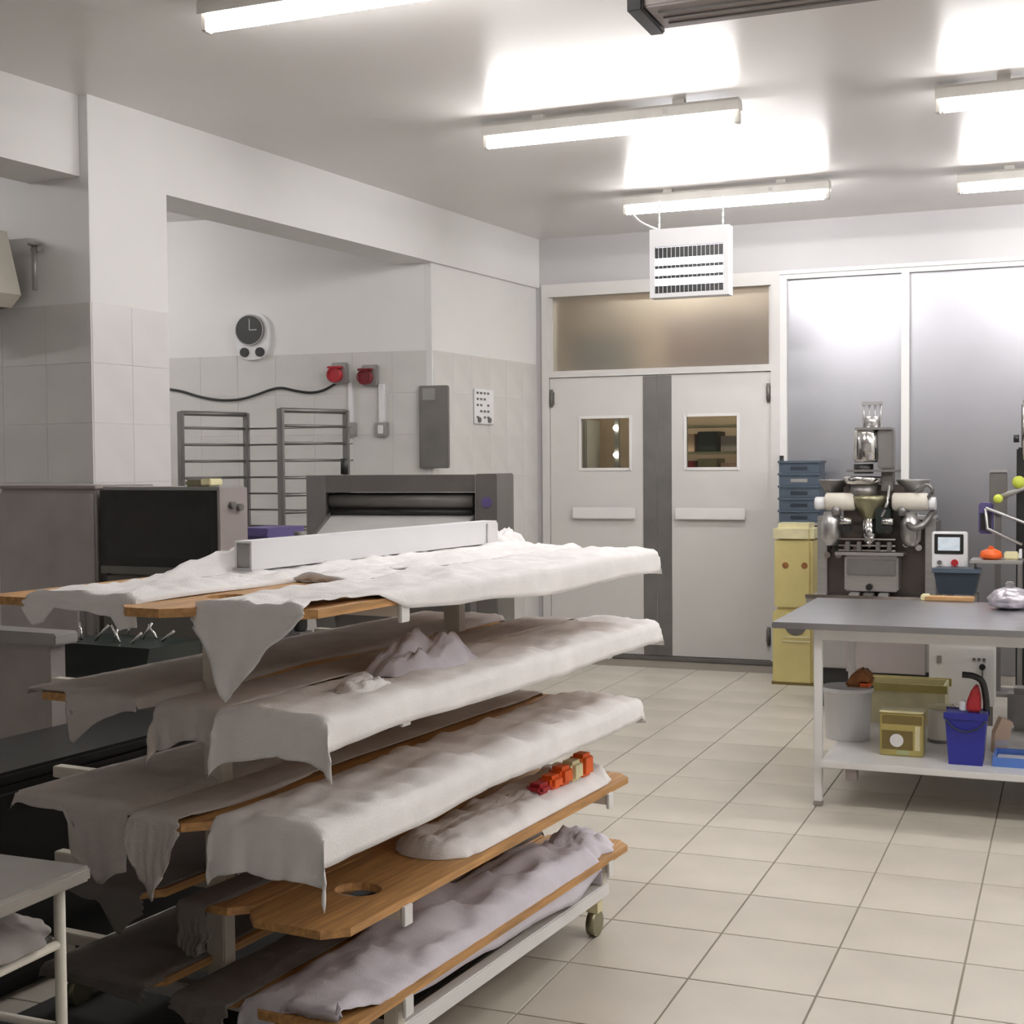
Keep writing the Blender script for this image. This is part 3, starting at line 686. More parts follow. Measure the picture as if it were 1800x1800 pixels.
# cloths: near hem profile runs from the left edge to the right edge
cloth('bright white cloth on the top right board hanging in one long point', 0, RV, 2.437, 4.55, 0.30,
      [(0, 0.05), (0.08, 0.08), (0.30, 0.215), (0.6, 0.125), (0.93, 0.03), (1, 0.012)], right=[(0, 0.0), (0.03, -0.03), (0.12, -0.035), (0.2, 0.03), (0.32, 0.06), (1, 0.075)], left=0.0, seed=1, wr=0.014, flare=0.1, far=0.08)
cloth('white cloth on the top middle board, starting behind bare wood', 0, MV + 0.01, 3.05, 4.56, 0.20, [(0, 0.0), (1, 0.0)], right=0.0, left=0.0, seed=2, wr=0.016)
cloth('white cloth on the top left board with short hanging corners', 0, -2.405, 2.432, 4.56, 0.35,
      [(0, 0.03), (0.08, 0.075), (0.2, 0.06), (0.26, 0.028), (0.76, 0.032), (0.84, 0.075), (1, 0.06)], right=0.01, left=0.0, seed=3, wr=0.014, lift=0.003)
cloth('second tier right cloth with a broad front flap and two points', 1, RV, 2.516, 4.56, 0.30,
      [(0, 0.15), (0.1, 0.12), (0.5, 0.09), (0.9, 0.11), (1, 0.12)], right=0.065, left=0.03, seed=4, wr=0.012, ridge=0.006)
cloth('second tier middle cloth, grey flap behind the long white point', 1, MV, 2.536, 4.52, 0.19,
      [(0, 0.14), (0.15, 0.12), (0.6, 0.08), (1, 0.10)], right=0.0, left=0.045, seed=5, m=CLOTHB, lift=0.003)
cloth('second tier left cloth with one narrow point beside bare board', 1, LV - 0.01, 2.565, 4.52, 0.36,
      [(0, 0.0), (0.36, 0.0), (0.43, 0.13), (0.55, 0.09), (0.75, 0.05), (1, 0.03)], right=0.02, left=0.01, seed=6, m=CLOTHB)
cloth('third tier right cloth, wrinkled, with a square front flap', 2, RV, 2.496, 4.39, 0.30,
      [(0, 0.15), (0.12, 0.12), (0.5, 0.11), (0.92, 0.12), (1, 0.15)], right=0.07, left=0.03, seed=7, wr=0.016, ridge=0.012)
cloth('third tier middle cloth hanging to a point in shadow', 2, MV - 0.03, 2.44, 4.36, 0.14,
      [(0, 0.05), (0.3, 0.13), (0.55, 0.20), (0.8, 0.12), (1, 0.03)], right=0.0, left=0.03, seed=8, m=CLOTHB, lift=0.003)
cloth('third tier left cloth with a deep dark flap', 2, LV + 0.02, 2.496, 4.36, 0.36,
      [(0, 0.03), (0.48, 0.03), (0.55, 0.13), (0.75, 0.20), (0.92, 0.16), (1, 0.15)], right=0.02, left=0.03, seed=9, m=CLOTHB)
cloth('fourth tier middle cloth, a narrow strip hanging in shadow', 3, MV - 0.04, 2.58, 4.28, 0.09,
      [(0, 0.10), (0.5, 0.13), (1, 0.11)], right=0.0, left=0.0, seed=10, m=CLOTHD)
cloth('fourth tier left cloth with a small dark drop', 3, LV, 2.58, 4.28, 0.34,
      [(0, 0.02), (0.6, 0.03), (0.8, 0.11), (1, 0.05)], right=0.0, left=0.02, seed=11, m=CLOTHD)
cloth('lowest right cloth, grey-white and heaped over the board edge', 4, RV - 0.01, 2.60, 4.05, 0.29,
      [(0, 0.10), (0.3, 0.07), (0.5, 0.0), (1, 0.0)], right=[(0, -0.02), (0.15, 0.02), (0.3, 0.04), (0.6, 0.055), (0.85, 0.075), (1, 0.03)], left=0.03, seed=12, wr=0.02,
      mid=[(0, 0.0), (0.2, 0.02), (0.5, 0.05), (0.9, 0.05), (1, 0.02)], m=CLOTHL)
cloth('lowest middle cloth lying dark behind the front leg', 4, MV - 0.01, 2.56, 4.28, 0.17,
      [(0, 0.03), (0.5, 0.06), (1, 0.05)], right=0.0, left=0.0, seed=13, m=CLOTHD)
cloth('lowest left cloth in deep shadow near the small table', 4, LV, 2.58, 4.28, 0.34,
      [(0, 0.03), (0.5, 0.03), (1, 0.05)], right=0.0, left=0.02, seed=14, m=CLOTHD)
heap('folded_cloth', 'long folded cloth with a rounded end lying on the bare fourth tier board', 'cloth', RV + 0.0, 3.72, TIERS[3] + 0.0215, 0.25, 1.14, 0.06, CLOTH, 4, sharp=2.0, rough_=0.2, stad=True)
heap('folded_cloth', 'crumpled cloth end lying at the far tip of the lowest board', 'cloth', RV + 0.01, 4.15, TIERS[4] + 0.0215, 0.24, 0.32, 0.07, CLOTHL, 8)
heap('crumpled_cloth', 'lilac-white crumpled cloth lying on the second tier right board', 'cloth', RV - 0.06, 3.30, TIERS[1] + 0.034, 0.20, 0.50, 0.085, CLOTHL, 2)
heap('crumpled_cloth', 'small pinched fold of cloth on the near second tier board', 'cloth', RV + 0.02, 2.86, TIERS[1] + 0.034, 0.12, 0.20, 0.035, CLOTH, 12)
heap('crumpled_cloth', 'wavy white cloth heap on the top tier before the oven', 'cloth', LV + 0.02, 3.25, TIERS[0] + 0.036, 0.16, 0.85, 0.07, CLOTH, 5)
heap('crumpled_cloth', 'white twisted cloth lump at the far end of the top tier', 'cloth', -2.42, 4.62, TIERS[0] + 0.036, 0.16, 0.30, 0.06, CLOTH, 15)
heap('crumpled_cloth', 'white twisted cloth fold on the top tier right of the white channel', 'cloth', -2.12, 3.75, TIERS[0] + 0.036, 0.16, 0.75, 0.028, CLOTH, 25)
# white channel on the top tier
t = thing('white_channel', 'long white plastic channel lying on the top tier cloths', 'channel', uv(3.08, -2.43, TIERS[0] + 0.046), -A - 0.012)
b = BM(); bx(b, 0.024, 0.030, 0, 1.44, 0, 0.082); bx(b, -0.030, -0.024, 0, 1.44, 0, 0.082); bx(b, -0.024, 0.024, 0, 1.44, 0, 0.006); bx(b, -0.024, 0.024, 0, 1.44, 0.076, 0.082)
obj('channel_body', b, WPLAST, t); obj('end_cap', box(-0.023, 0.023, 0.004, 0.012, 0.007, 0.075), GREYL, t, label='grey end cap')
obj('far_bracket', box(0.031, 0.036, 1.36, 1.44, -0.03, 0.075, 0.002), WHITE, t); obj('end_cap', box(-0.023, 0.023, 1.428, 1.436, 0.007, 0.075), GREYL, t)
# orange and red packet on the far end of the fourth tier
b = BM()
t = thing('snack_packet', 'orange and red packet lying at the far end of the fourth tier', 'packet', uv(3.98, -1.845, TIERS[3] + 0.065), -A + math.radians(86))
PK = [(-0.19, 0.035), (-0.115, 0.045), (-0.05, 0.06), (0.02, 0.065), (0.09, 0.075)]
for i, (x, h_) in enumerate(PK):
    b = box(x - 0.036, x + 0.036, -0.03, 0.03, 0, h_, 0.012)
    obj('packet_roll', b, (RED, ORANGE, ORANGE, YELL, ORANGE)[i], t)

# ------------------------------------------------------------------ prep table on the right with things on and under it
t = thing('prep_table', 'white framed work table with a steel top at the right', 'table', (0, 0, 0))
tx0, tx1, ty0, ty1, tz = -1.25, 1.25, 6.12, 7.30, 0.83
obj('table_top', box(tx0, tx1, ty0, ty1, tz - 0.028, tz, 0.004), STEELT, t)
lx = (-1.055, 1.05); ly = (6.20, 7.22)
for x in lx:
    for y in ly:
        lg = obj('leg', box(x - 0.018, x + 0.018, y - 0.018, y + 0.018, 0.02, tz - 0.03, 0.003), WHITE, t)
        obj('foot', box(x - 0.02, x + 0.02, y - 0.02, y + 0.02, 0.0, 0.02, 0.003), GREYW, lg)
for y in ly: obj('apron', box(lx[0], lx[1], y - 0.012, y + 0.012, tz - 0.08, tz - 0.03), WHITE, t)
for x in lx: obj('apron', box(x - 0.012, x + 0.012, ly[0], ly[1], tz - 0.08, tz - 0.03), WHITE, t)
obj('lower_shelf', box(lx[0] + 0.018, lx[1] - 0.018, 6.14, ly[1] + 0.02, 0.185, 0.215, 0.003), WHITE, t)
SZ = 0.2155
obj('shelf_foot', box(-0.93, -0.88, 6.16, 6.22, 0.13, 0.185, 0.003), GREYW, t)
def spot(px, py, z):
    r = ray(px, py); q = (z - H) / r[2]; return Vector((r[0] * q, r[1] * q, z))
def bucket(name, label, p, r, h, m, cat='bucket', taper=0.9):
    t_ = thing(name, label, cat, p)
    b_ = BM(); lathe(b_, [(r * taper, 0), (r * taper * 1.01, 0.004), (r, h), (r + 0.006, h), (r + 0.006, h - 0.02), (r * 1.005, h - 0.022), (r + 0.001, h - 0.001), (r - 0.004, h), (r * taper - 0.004, 0.01)][0:4] + [(r - 0.004, h), (r * taper - 0.004, 0.006)], n=28)
    obj('bucket_body', b_, m, t_)
    b_ = BM()
    for i in range(28):
        a0, a1 = 2 * math.pi * i / 28, 2 * math.pi * (i + 1) / 28
        q_ = [b_.verts.new((rr * math.cos(a), rr * math.sin(a), z)) for a in (a0, a1) for rr in (r, r + 0.008) for z in (h - 0.018, h)]
        for f_ in ((0, 1, 5, 4), (2, 3, 7, 6), (0, 2, 6, 4), (1, 3, 7, 5)): b_.faces.new([q_[k_] for k_ in f_])
    obj('rim', b_, m, t_); return t_
wbk = bucket('white_bucket', 'pale grey round bucket on the left end of the table shelf', spot(1487, 1300, SZ) + Vector((0, 0.05, 0)), 0.115, 0.25, WPLAST)
bp = wbk.location
t = thing('brown_loaf', 'brown and orange crusty item resting on the pale bucket', 'bread', (bp.x + 0.06, bp.y + 0.0, SZ + 0.252))
b = BM(); prism(b, [(-0.07, 0), (0.05, 0), (0.065, 0.05), (0.02, 0.095), (-0.03, 0.07), (-0.06, 0.02)], -0.05, 0.05); bmesh.ops.bevel(b, geom=b.edges[:], offset=0.012, segments=2, affect='EDGES'); obj('loaf_body', b, BROWN, t)
obj('orange_wrap', box(0.0, 0.055, -0.056, 0.052, 0.004, 0.03, 0.006), ORANGE, t)
t = thing('cream_crate', 'cream yellow plastic crate behind the gold tin', 'crate', spot(1590, 1270, SZ) + Vector((0.0, 0.08, 0)))
b = BM(); bx(b, -0.2, 0.2, -0.12, 0.12, 0, 0.01); bx(b, -0.2, 0.2, -0.12, -0.11, 0.01, 0.2); bx(b, -0.2, 0.2, 0.11, 0.12, 0.01, 0.2); bx(b, -0.2, -0.19, -0.11, 0.11, 0.01, 0.2); bx(b, 0.19, 0.2, -0.11, 0.11, 0.01, 0.2)
obj('crate_body', b, YELL, t)
for y_ in (-0.135, 0.12): obj('crate_rim', box(-0.212, 0.212, y_, y_ + 0.015, 0.165, 0.205), GOLD, t)
t = thing('gold_tin', 'square gold tin with a white label at the shelf front', 'tin', spot(1584, 1330, SZ) + Vector((0, 0.06, 0)))
obj('tin_body', box(-0.095, 0.095, -0.055, 0.055, 0, 0.195, 0.006), GOLD, t)
obj('tin_lid', box(-0.097, 0.097, -0.057, 0.057, 0.195, 0.205, 0.003), YELL, t)
obj('dark_band', box(-0.085, 0.09, -0.058, -0.055, 0.145, 0.185), GOLDD, t)
obj('label_field', box(-0.085, 0.05, -0.058, -0.055, 0.03, 0.115), GOLDD, t)
obj('oval_label', lathe(BM(), [(0.03, -0.0605), (0.03, -0.058)], -0.02, 0, 0.072, axis='y', n=20), WHITE, t, label='white label on the dark field')
obj('border_stripe', box(0.06, 0.082, -0.058, -0.055, 0.03, 0.14), YELL, t)
obj('bottom_label', box(-0.02, 0.035, -0.0585, -0.055, 0.008, 0.028), DGREEN, t, label='pale green strip').data.materials[0] = mat('pale_green_paper', (0.45, 0.5, 0.25), 0.6)
t = thing('cream_can', 'cream white can with a dark base line left of the blue bucket', 'can', spot(1652, 1306, SZ) + Vector((0, 0.04, 0)))
b = BM(); lathe(b, [(0.055, 0.01), (0.058, 0.02), (0.058, 0.15), (0.055, 0.16)], n=24); obj('can_body', b, CREAM, t)
b = BM(); lathe(b, [(0.058, 0), (0.06, 0.003), (0.06, 0.012), (0.055, 0.014)], n=24); obj('can_base', b, GREYM, t)
b = BM(); lathe(b, [(0.052, 0.16), (0.058, 0.163), (0.058, 0.172), (0.02, 0.175)], n=24); obj('can_lid', b, YELL, t)
p = spot(1697, 1345, SZ) + Vector((0, 0.07, 0))
t = thing('blue_bucket', 'deep blue square bucket at the front of the table shelf', 'bucket', p)
b = BM(); prism(b, [(-0.070, 0), (0.070, 0), (0.086, 0.2), (0.086, 0.225), (-0.086, 0.225), (-0.086, 0.2)], -0.07, 0.07)
obj('bucket_body', b, BLUE, t); 
for y_ in (-0.076, 0.07): obj('rim', box(-0.092, 0.092, y_, y_ + 0.006, 0.20, 0.228), BLUE, t)
b = BM(); tube(b, spline([(-0.085, -0.077, 0.20), (-0.05, -0.082, 0.165), (0.0, -0.083, 0.15), (0.05, -0.082, 0.165), (0.085, -0.077, 0.2)], 4), 0.004); obj('bail_handle', b, NAVY, t)
t = thing('red_black_scoop', 'red tool with a curved black handle standing in the blue bucket', 'tool', (p.x, p.y, SZ + 0.227))
b = BM(); tube(b, spline([(-0.02, 0, 0.16), (0.03, 0, 0.155), (0.065, 0, 0.13), (0.08, 0, 0.06), (0.082, -0.0, 0.005)], 6), 0.014); obj('black_handle', b, BLACK, t)
b = BM(); prism(b, [(0.0, 0.0), (0.06, 0.0), (0.06, 0.07), (0.045, 0.125), (0.02, 0.10), (0.0, 0.045)], -0.03, 0.03); bmesh.ops.bevel(b, geom=b.edges[:], offset=0.008, segments=2, affect='EDGES'); obj('red_body', b, RED, t)
obj('white_tag', box(-0.03, 0.0, -0.02, 0.02, 0.0, 0.045, 0.005), WPLAST, t)
t = thing('peach_packet', 'small peach and lilac paper packet leaning right of the blue bucket', 'packet', spot(1757, 1325, SZ) + Vector((0, 0.05, 0)), 0.3)
b = BM(); prism(b, [(-0.035, 0), (0.02, 0), (0.05, 0.14), (0.0, 0.16), (-0.03, 0.09)], -0.03, 0.03); obj('packet_body', b, PEACH, t); obj('packet_band', box(-0.03, 0.028, -0.034, 0.034, 0.03, 0.06), PURPLE, t).data.materials[0] = CLOTHL
t = thing('blue_tray', 'light blue shallow tray at the right end of the shelf in view', 'tray', spot(1800, 1352, SZ) + Vector((0.06, 0.12, 0)))
b = BM(); bx(b, -0.19, 0.19, -0.11, 0.11, 0, 0.008); bx(b, -0.19, 0.19, -0.11, -0.10, 0.008, 0.04); bx(b, -0.19, 0.19, 0.10, 0.11, 0.008, 0.04); bx(b, -0.19, -0.18, -0.1, 0.1, 0.008, 0.04); bx(b, 0.18, 0.19, -0.1, 0.1, 0.008, 0.04)
obj('tray_body', b, LBLUE, t); obj('tray_liner', box(-0.175, 0.175, -0.095, 0.095, 0.008, 0.016), WPLAST, t)
t = thing('grey_sack', 'soft grey sack standing at the right end of the shelf', 'sack', spot(1800, 1290, SZ) + Vector((0.05, 0.12, 0)))
b = box(-0.13, 0.13, -0.08, 0.08, 0, 0.21, 0.03); obj('sack_body', b, GREYL, t); obj('sack_tie', box(-0.04, 0.04, -0.03, 0.03, 0.21, 0.235, 0.006), DGREEN, t)
# white box behind the table
a_ = at(1633, 1112, 7.6); c_ = at(1747, 1243, 7.6)
t = thing('white_control_box', 'white box with a black knob behind the work table', 'control box', ((a_[0] + c_[0]) / 2, 7.6, 0))
hw_ = (c_[0] - a_[0]) / 2
obj('box_body', box(-hw_, hw_, 0, 0.22, c_[2], a_[2], 0.006), WHITE, t)
kn = (at(1727, 1172, 7.6)); b = BM(); cyl(b, (kn[0] - t.location.x, -0.012, kn[2]), 0.016, 0.024, 'y', 14); obj('black_knob', b, BLACK, t)
b = BM(); bx(b, kn[0] - t.location.x - 0.003, kn[0] - t.location.x + 0.003, -0.006, 0, kn[2] - 0.11, kn[2] - 0.02)
for i in range(3): bx(b, kn[0] - t.location.x - 0.05 + i * 0.025, kn[0] - t.location.x - 0.035 + i * 0.025, -0.003, 0, kn[2] + 0.03, kn[2] + 0.045)
obj('printed_marks', b, GREYM, t); obj('grey_button', box(-hw_ + 0.04, -hw_ + 0.065, -0.004, 0, kn[2] + 0.01, kn[2] + 0.05, 0.001), GREYL, t)
b = BM()
for x in (-hw_ + 0.03, hw_ - 0.03):
    for y in (0.03, 0.19): bx(b, x - 0.015, x + 0.015, y - 0.015, y + 0.015, 0, c_[2])
obj('stand', b, STEELD, t)

# ------------------------------------------------------------------ forming machine behind the table
YM = 8.7
t = thing('forming_machine', 'steel pastry forming machine with two cream side hoppers', 'machine', (-1.145, YM, 0))
def mx(px, y=900, Y=YM): return at(px, y, Y)[0] + 1.145
def mz(py, Y=YM): return at(1535, py, Y)[2]
obj('base_cabinet', box(-0.37, 0.37, 0.0, 0.5, 0.25, 0.66, 0.008), GREYL, t)
obj('cabinet_front', box(mx(1488), mx(1628), -0.012, 0, mz(1182), mz(1122), 0.003), GREYW, t)
obj('work_deck', box(-0.40, 0.38, -0.08, 0.5, 0.66, 0.70, 0.006), STEEL, t)
obj('deck_rail', box(-0.40, 0.38, -0.11, -0.08, 0.695, 0.72, 0.004), CHROME, t)
obj('plinth_void', box(-0.37, 0.37, 0.03, 0.48, 0.0, 0.25), BLACK, t)  # black block stands in for the dark void under the cabinet
obj('rear_body', box(-0.36, 0.36, 0.15, 0.5, 0.70, 1.18, 0.012), mat('machine_brown_grey', (0.12, 0.10, 0.09), 0.35, 0.5, var=0.15), t)
for x in (-0.36, 0.30): obj('side_column', box(x, x + 0.06, 0.10, 0.16, 0.70, 1.20, 0.006), STEEL, t)
obj('head_block', box(mx(1478), mx(1590), 0.10, 0.30, 1.16, 1.40, 0.012), mat('machine_brown_grey', (0.12, 0.10, 0.09)), t)
obj('drive_column', box(mx(1548), mx(1568), 0.02, 0.16, 1.36, 1.52, 0.006), GREYM, t)
obj('gear_cover', box(mx(1540), mx(1566), -0.03, 0.12, 1.10, 1.26, 0.008), DGREEN, t)
for px_ in (1470, 1586):
    b = BM(); cyl(b, (mx(px_), 0.0, 1.24), 0.03, 0.06, 'z', 16); obj('hopper_neck', b, STEELD, t)
for px_, pz in ((1450, 0.955), (1470, 0.955), (1590, 1.03), (1612, 1.01)):
    b = BM(); cyl(b, (mx(px_), 0.12, pz), 0.02, 0.06, 'y', 12); obj('hand_wheel', b, CHROME, t)
b = BM(); tube(b, spline([(mx(1588), 0.05, 1.20), (mx(1605), -0.05, 1.14), (mx(1625), -0.05, 1.16), (mx(1640), 0.05, 1.24)], 5), 0.022); obj('curved_guard', b, STEELD, t)
obj('die_tray', box(mx(1470), mx(1590), -0.06, 0.15, 0.965, 0.985, 0.003), STEEL, t)
for px_ in (1492, 1512, 1545, 1565): obj('tray_lug', box(mx(px_) - 0.012, mx(px_) + 0.012, -0.066, -0.02, 0.99, 1.05, 0.003), GREYM, t)
for px_ in (1505, 1530, 1556): obj('deck_bracket', box(mx(px_) - 0.03, mx(px_) + 0.03, -0.10, -0.02, 0.70, 0.735, 0.004), GREYM if px_ == 1530 else STEEL, t)
obj('rear_tray', box(mx(1590), mx(1645), 0.0, 0.15, 1.19, 1.21, 0.004), STEEL, t)
obj('front_block', box(mx(1485), mx(1580), -0.02, 0.15, 0.74, 0.96, 0.01), STEEL, t)
obj('block_cover', box(mx(1490), mx(1575), -0.035, -0.02, 0.84, 0.94, 0.004), STEELD, t)
b = BM(); cyl(b, (mx(1530), -0.04, 0.77), 0.02, 0.05, 'y', 14); obj('die_nozzle', b, BLACK, t)
for z in (1.02, 1.06, 0.99): obj('cross_bar', box(mx(1475), mx(1575), -0.03, 0.15, z, z + 0.010), CHROME, t)
b = BM(); cyl(b, (mx(1527), 0.05, 1.09), 0.045, 0.26); obj('centre_pipe', b, CHROME, t)
b = BM(); lathe(b, [(0.03, 1.17), (0.045, 1.19), (0.115, 1.30), (0.12, 1.33), (0.09, 1.335)], mx(1527), 0.05, 0); obj('funnel', b, OLIVE, t)
b = BM(); lathe(b, [(0.08, 1.40), (0.118, 1.41), (0.125, 1.44), (0.118, 1.45), (0.05, 1.455)], mx(1516), 0.05, 0); obj('top_bowl', b, CHROME, t)
b = BM(); cyl(b, (mx(1516), 0.05, 1.36), 0.085, 0.08); obj('bowl_neck', b, STEELD, t)
obj('motor_plate', box(mx(1490), mx(1578), -0.05, 0.18, 1.48, 1.495, 0.003), STEELD, t)
b = BM(); cyl(b, (mx(1516), 0.05, 1.50), 0.06, 0.06); obj('coupling', b, BLACK, t)
b = BM(); lathe(b, [(0.075, 1.54), (0.085, 1.56), (0.08, 1.72), (0.07, 1.74)], mx(1522), 0.05, 0); obj('motor', b, CHROME, t)
obj('motor_box', box(mx(1542), mx(1570), 0.0, 0.12, 1.50, 1.74, 0.008), STEELD, t)
obj('motor_cap', box(mx(1503), mx(1571), -0.03, 0.14, 1.74, 1.755, 0.003), CHROME, t)
b = BM()
for x in (1516, 1526, 1536, 1546): cyl(b, (mx(x), 0.05, 1.83), 0.006, 0.16, 'z', 8)
bx(b, mx(1513), mx(1549), 0.03, 0.07, 1.895, 1.915); obj('top_rods', b, STEEL, t)
b = BM(); cyl(b, (mx(1531), 0.05, 1.79), 0.045, 0.07); obj('rod_base', b, STEEL, t)
for a0, a1 in ((1450, 1503), (1568, 1632)):
    b = BM(); X0, X1 = mx(a0), mx(a1); lathe(b, [(0.045, X0), (0.056, X0 + 0.01), (0.056, X1 - 0.01), (0.045, X1)], 0, 0.02, 1.295, axis='x', n=22); obj('hopper_roll', b, CREAM, t, label='cream side hopper')
for a0, a1 in ((1432, 1450), (1632, 1645)):
    b = BM(); X0, X1 = mx(a0), mx(a1); lathe(b, [(0.034, X0), (0.04, X0 + 0.006), (0.04, X1)], 0, 0.02, 1.285, axis='x', n=20); obj('hopper_cap', b, WPLAST, t)
for x, m_ in ((1460, STEEL), (1600, STEEL)):
    b = BM(); lathe(b, [(0.035, 1.02), (0.06, 1.06), (0.065, 1.16), (0.045, 1.23)], mx(x), 0.03, 0, n=20); obj('side_pump', b, m_, t)
    b = BM(); lathe(b, [(0.05, 1.345), (0.10, 1.42), (0.105, 1.43), (0.08, 1.432)], mx(x) + (0 if x > 1500 else -0.0), 0.16, 0, n=20); obj('side_funnel', b, GREYL if x > 1500 else STEELD, t)
for x in (1489, 1562):
    b = BM(); cyl(b, (mx(x), -0.04, 1.175), 0.022, 0.07, 'x', 14); obj('clamp', b, CHROME, t)
    b = BM(); cyl(b, (mx(x), -0.02, 1.13), 0.03, 0.05, 'y', 14); obj('clamp_nut', b, BLACK, t)
b = BM(); tube(b, spline([(mx(1550), -0.02, 1.20), (mx(1560), -0.04, 1.28), (mx(1562), 0, 1.36), (mx(1560), 0.05, 1.42)], 5), 0.01); obj('steel_hose', b, STEEL, t)
b = BM(); tube(b, spline([(mx(1610), 0, 1.36), (mx(1630), -0.03, 1.40), (mx(1640), -0.03, 1.36), (mx(1625), 0, 1.30)], 5), 0.012); obj('side_lever', b, STEELD, t)
for x in (1450, 1466, 1484, 1500):
    b = BM(); cyl(b, (mx(x), 0.13, 1.0), 0.018, 0.04, 'y', 12); obj('control_knob', b, BLACK if x % 4 else STEEL, t)

# control panel and black box
YP = 8.35
a_, c_ = at(1638, 935, YP), at(1700, 1000, YP)
t = thing('touch_panel', 'white control panel with a small screen and a red button', 'control panel', ((a_[0] + c_[0]) / 2, YP, 0))
hw_ = (c_[0] - a_[0]) / 2
obj('panel_body', box(-hw_, hw_, 0, 0.08, c_[2], a_[2], 0.006), WPLAST, t)
obj('screen_bezel', box(-hw_ + 0.015, hw_ - 0.02, -0.006, 0, c_[2] + 0.085, a_[2] - 0.012, 0.003), BLACK, t)
obj('screen', box(-hw_ + 0.035, hw_ - 0.04, -0.009, -0.006, c_[2] + 0.105, a_[2] - 0.03), SCREEN, t)
b = BM(); cyl(b, (0.03, -0.01, c_[2] + 0.035), 0.02, 0.02, 'y', 16); obj('red_button', b, RED, t)
b = BM(); cyl(b, (-0.055, -0.008, c_[2] + 0.035), 0.013, 0.016, 'y', 14); obj('grey_button', b, GREYM, t)
b = BM(); bx(b, -0.02, 0.02, 0.08, 0.12, 0.0, c_[2] + 0.1); bx(b, -0.12, 0.12, 0.0, 0.2, 0, 0.02); obj('panel_post', b, STEELD, t)
a_, c_ = at(1640, 1000, YP - 0.25), at(1722, 1046, YP - 0.25)
t = thing('black_tub', 'dark navy tub below the control panel', 'tub', ((a_[0] + c_[0]) / 2, YP - 0.13, 0)); hw_ = (c_[0] - a_[0]) / 2
b = BM(); prism(b, [(-hw_ + 0.03, c_[2]), (hw_ - 0.03, c_[2]), (hw_, a_[2]), (-hw_, a_[2])], -0.12, 0.10); obj('tub_body', b, NAVY, t)
b = BM(); bx(b, -hw_ - 0.005, hw_ + 0.005, -0.13, -0.12, a_[2] - 0.02, a_[2] + 0.004); obj('tub_rim', b, BLUEG, t)
b = BM()
for x in (-0.1, 0.1):
    for y in (-0.08, 0.06): bx(b, x - 0.012, x + 0.012, y - 0.012, y + 0.012, 0, c_[2])
obj('tub_stand', b, STEELD, t)
# things on the back of the table top
t = thing('cardboard_slip', 'brown cardboard slip lying on the back edge of the table', 'cardboard', spot(1678, 1054, tz + 0.001) + Vector((0, -0.05, 0)))
obj('cardboard', box(-0.14, 0.10, -0.05, 0.05, 0, 0.02, 0.003), mat('cardboard', (0.45, 0.27, 0.12), 0.8), t); obj('torn_end', box(-0.16, -0.12, -0.045, 0.045, 0, 0.028, 0.004), YELL, t)
t = thing('foil_bag', 'shiny crumpled bag on the table at the right edge', 'bag', spot(1775, 1070, tz + 0.001))
b = BM(); lathe(b, [(0.05, 0), (0.09, 0.015), (0.10, 0.05), (0.07, 0.09), (0.02, 0.105)], n=18)
for v_ in b.verts: v_.co += Vector((noise.noise(v_.co * 30), noise.noise(v_.co * 30 + Vector((5, 0, 0))), 0)) * 0.022
for v_ in b.verts: v_.co.z = max(0, v_.co.z)
obj('bag_body', b, mat('foil', (0.55, 0.52, 0.58), 0.3, 0.6, var=0.3, scale=30), t); obj('bag_neck', box(-0.02, 0.02, -0.02, 0.02, 0.1, 0.13, 0.006), GREYL, t)

# ------------------------------------------------------------------ equipment at the right edge
YS = 8.4
t = thing('right_filler_machine', 'dark slim machine with lime knobs cut by the right edge', 'machine', (-0.19, YS, 0))
obj('column_body', box(-0.115, 0.35, 0.06, 0.4, 0, 1.62, 0.01), BLACK, t)
obj('top_post', box(-0.09, 0.05, 0.06, 0.14, 1.62, 1.87, 0.004), GREYM, t)
b = BM(); cyl(b, (-0.07, 0.02, 1.72), 0.012, 0.34); obj('steel_rod', b, CHROME, t)
b = BM(); cyl(b, (-0.115, 0.02, 1.67), 0.022, 0.03, 'x', 14); obj('rod_knob', b, BLACK, t)
b = BM(); lathe(b, [(0.01, -0.05), (0.036, -0.04), (0.036, 0.0), (0.03, 0.01)], -0.10, 0.02, 1.42, axis='y'); obj('lime_knob', b, LIME, t)
b = BM(); lathe(b, [(0.01, -0.03), (0.026, -0.02), (0.026, 0.03)], -0.21, -0.03, 1.325, axis='y'); obj('lime_knob', b, LIME, t)
b = BM(); tube(b, [(-0.28, 0, 1.27), (-0.05, 0, 1.18), (-0.06, 0, 1.02)], 0.010); tube(b, [(-0.28, 0, 1.27), (-0.27, 0, 1.15), (-0.08, 0, 1.06)], 0.010); obj('slanted_bracket', b, STEEL, t)
b = BM(); tube(b, [(-0.20, 0.0, 1.33), (-0.05, 0.0, 1.40)], 0.016); obj('grey_arm', b, GREYL, t)
obj('purple_block', box(-0.32, -0.24, 0.02, 0.1, 1.12, 1.30, 0.008), PURPLE, t); obj('block_window', box(-0.31, -0.25, 0.014, 0.02, 1.14, 1.24), BLACK, t)
t = thing('dark_speaker_box', 'narrow dark upright box in front of the steel panels', 'box', at(1755, 868, 9.6)); p0 = t.location.copy(); t.location.z = 0
obj('box_body', box(-0.055, 0.055, -0.05, 0.05, p0.z - 0.14, p0.z + 0.14, 0.006), GREYM, t); obj('box_lid', box(-0.06, 0.06, -0.055, 0.055, p0.z + 0.14, p0.z + 0.16, 0.003), GREYL, t)
obj('box_stand', box(-0.02, 0.02, -0.02, 0.02, 0.02, p0.z - 0.14), STEELD, t); obj('stand_foot', box(-0.15, 0.15, -0.15, 0.15, 0, 0.02, 0.003), STEELD, t)
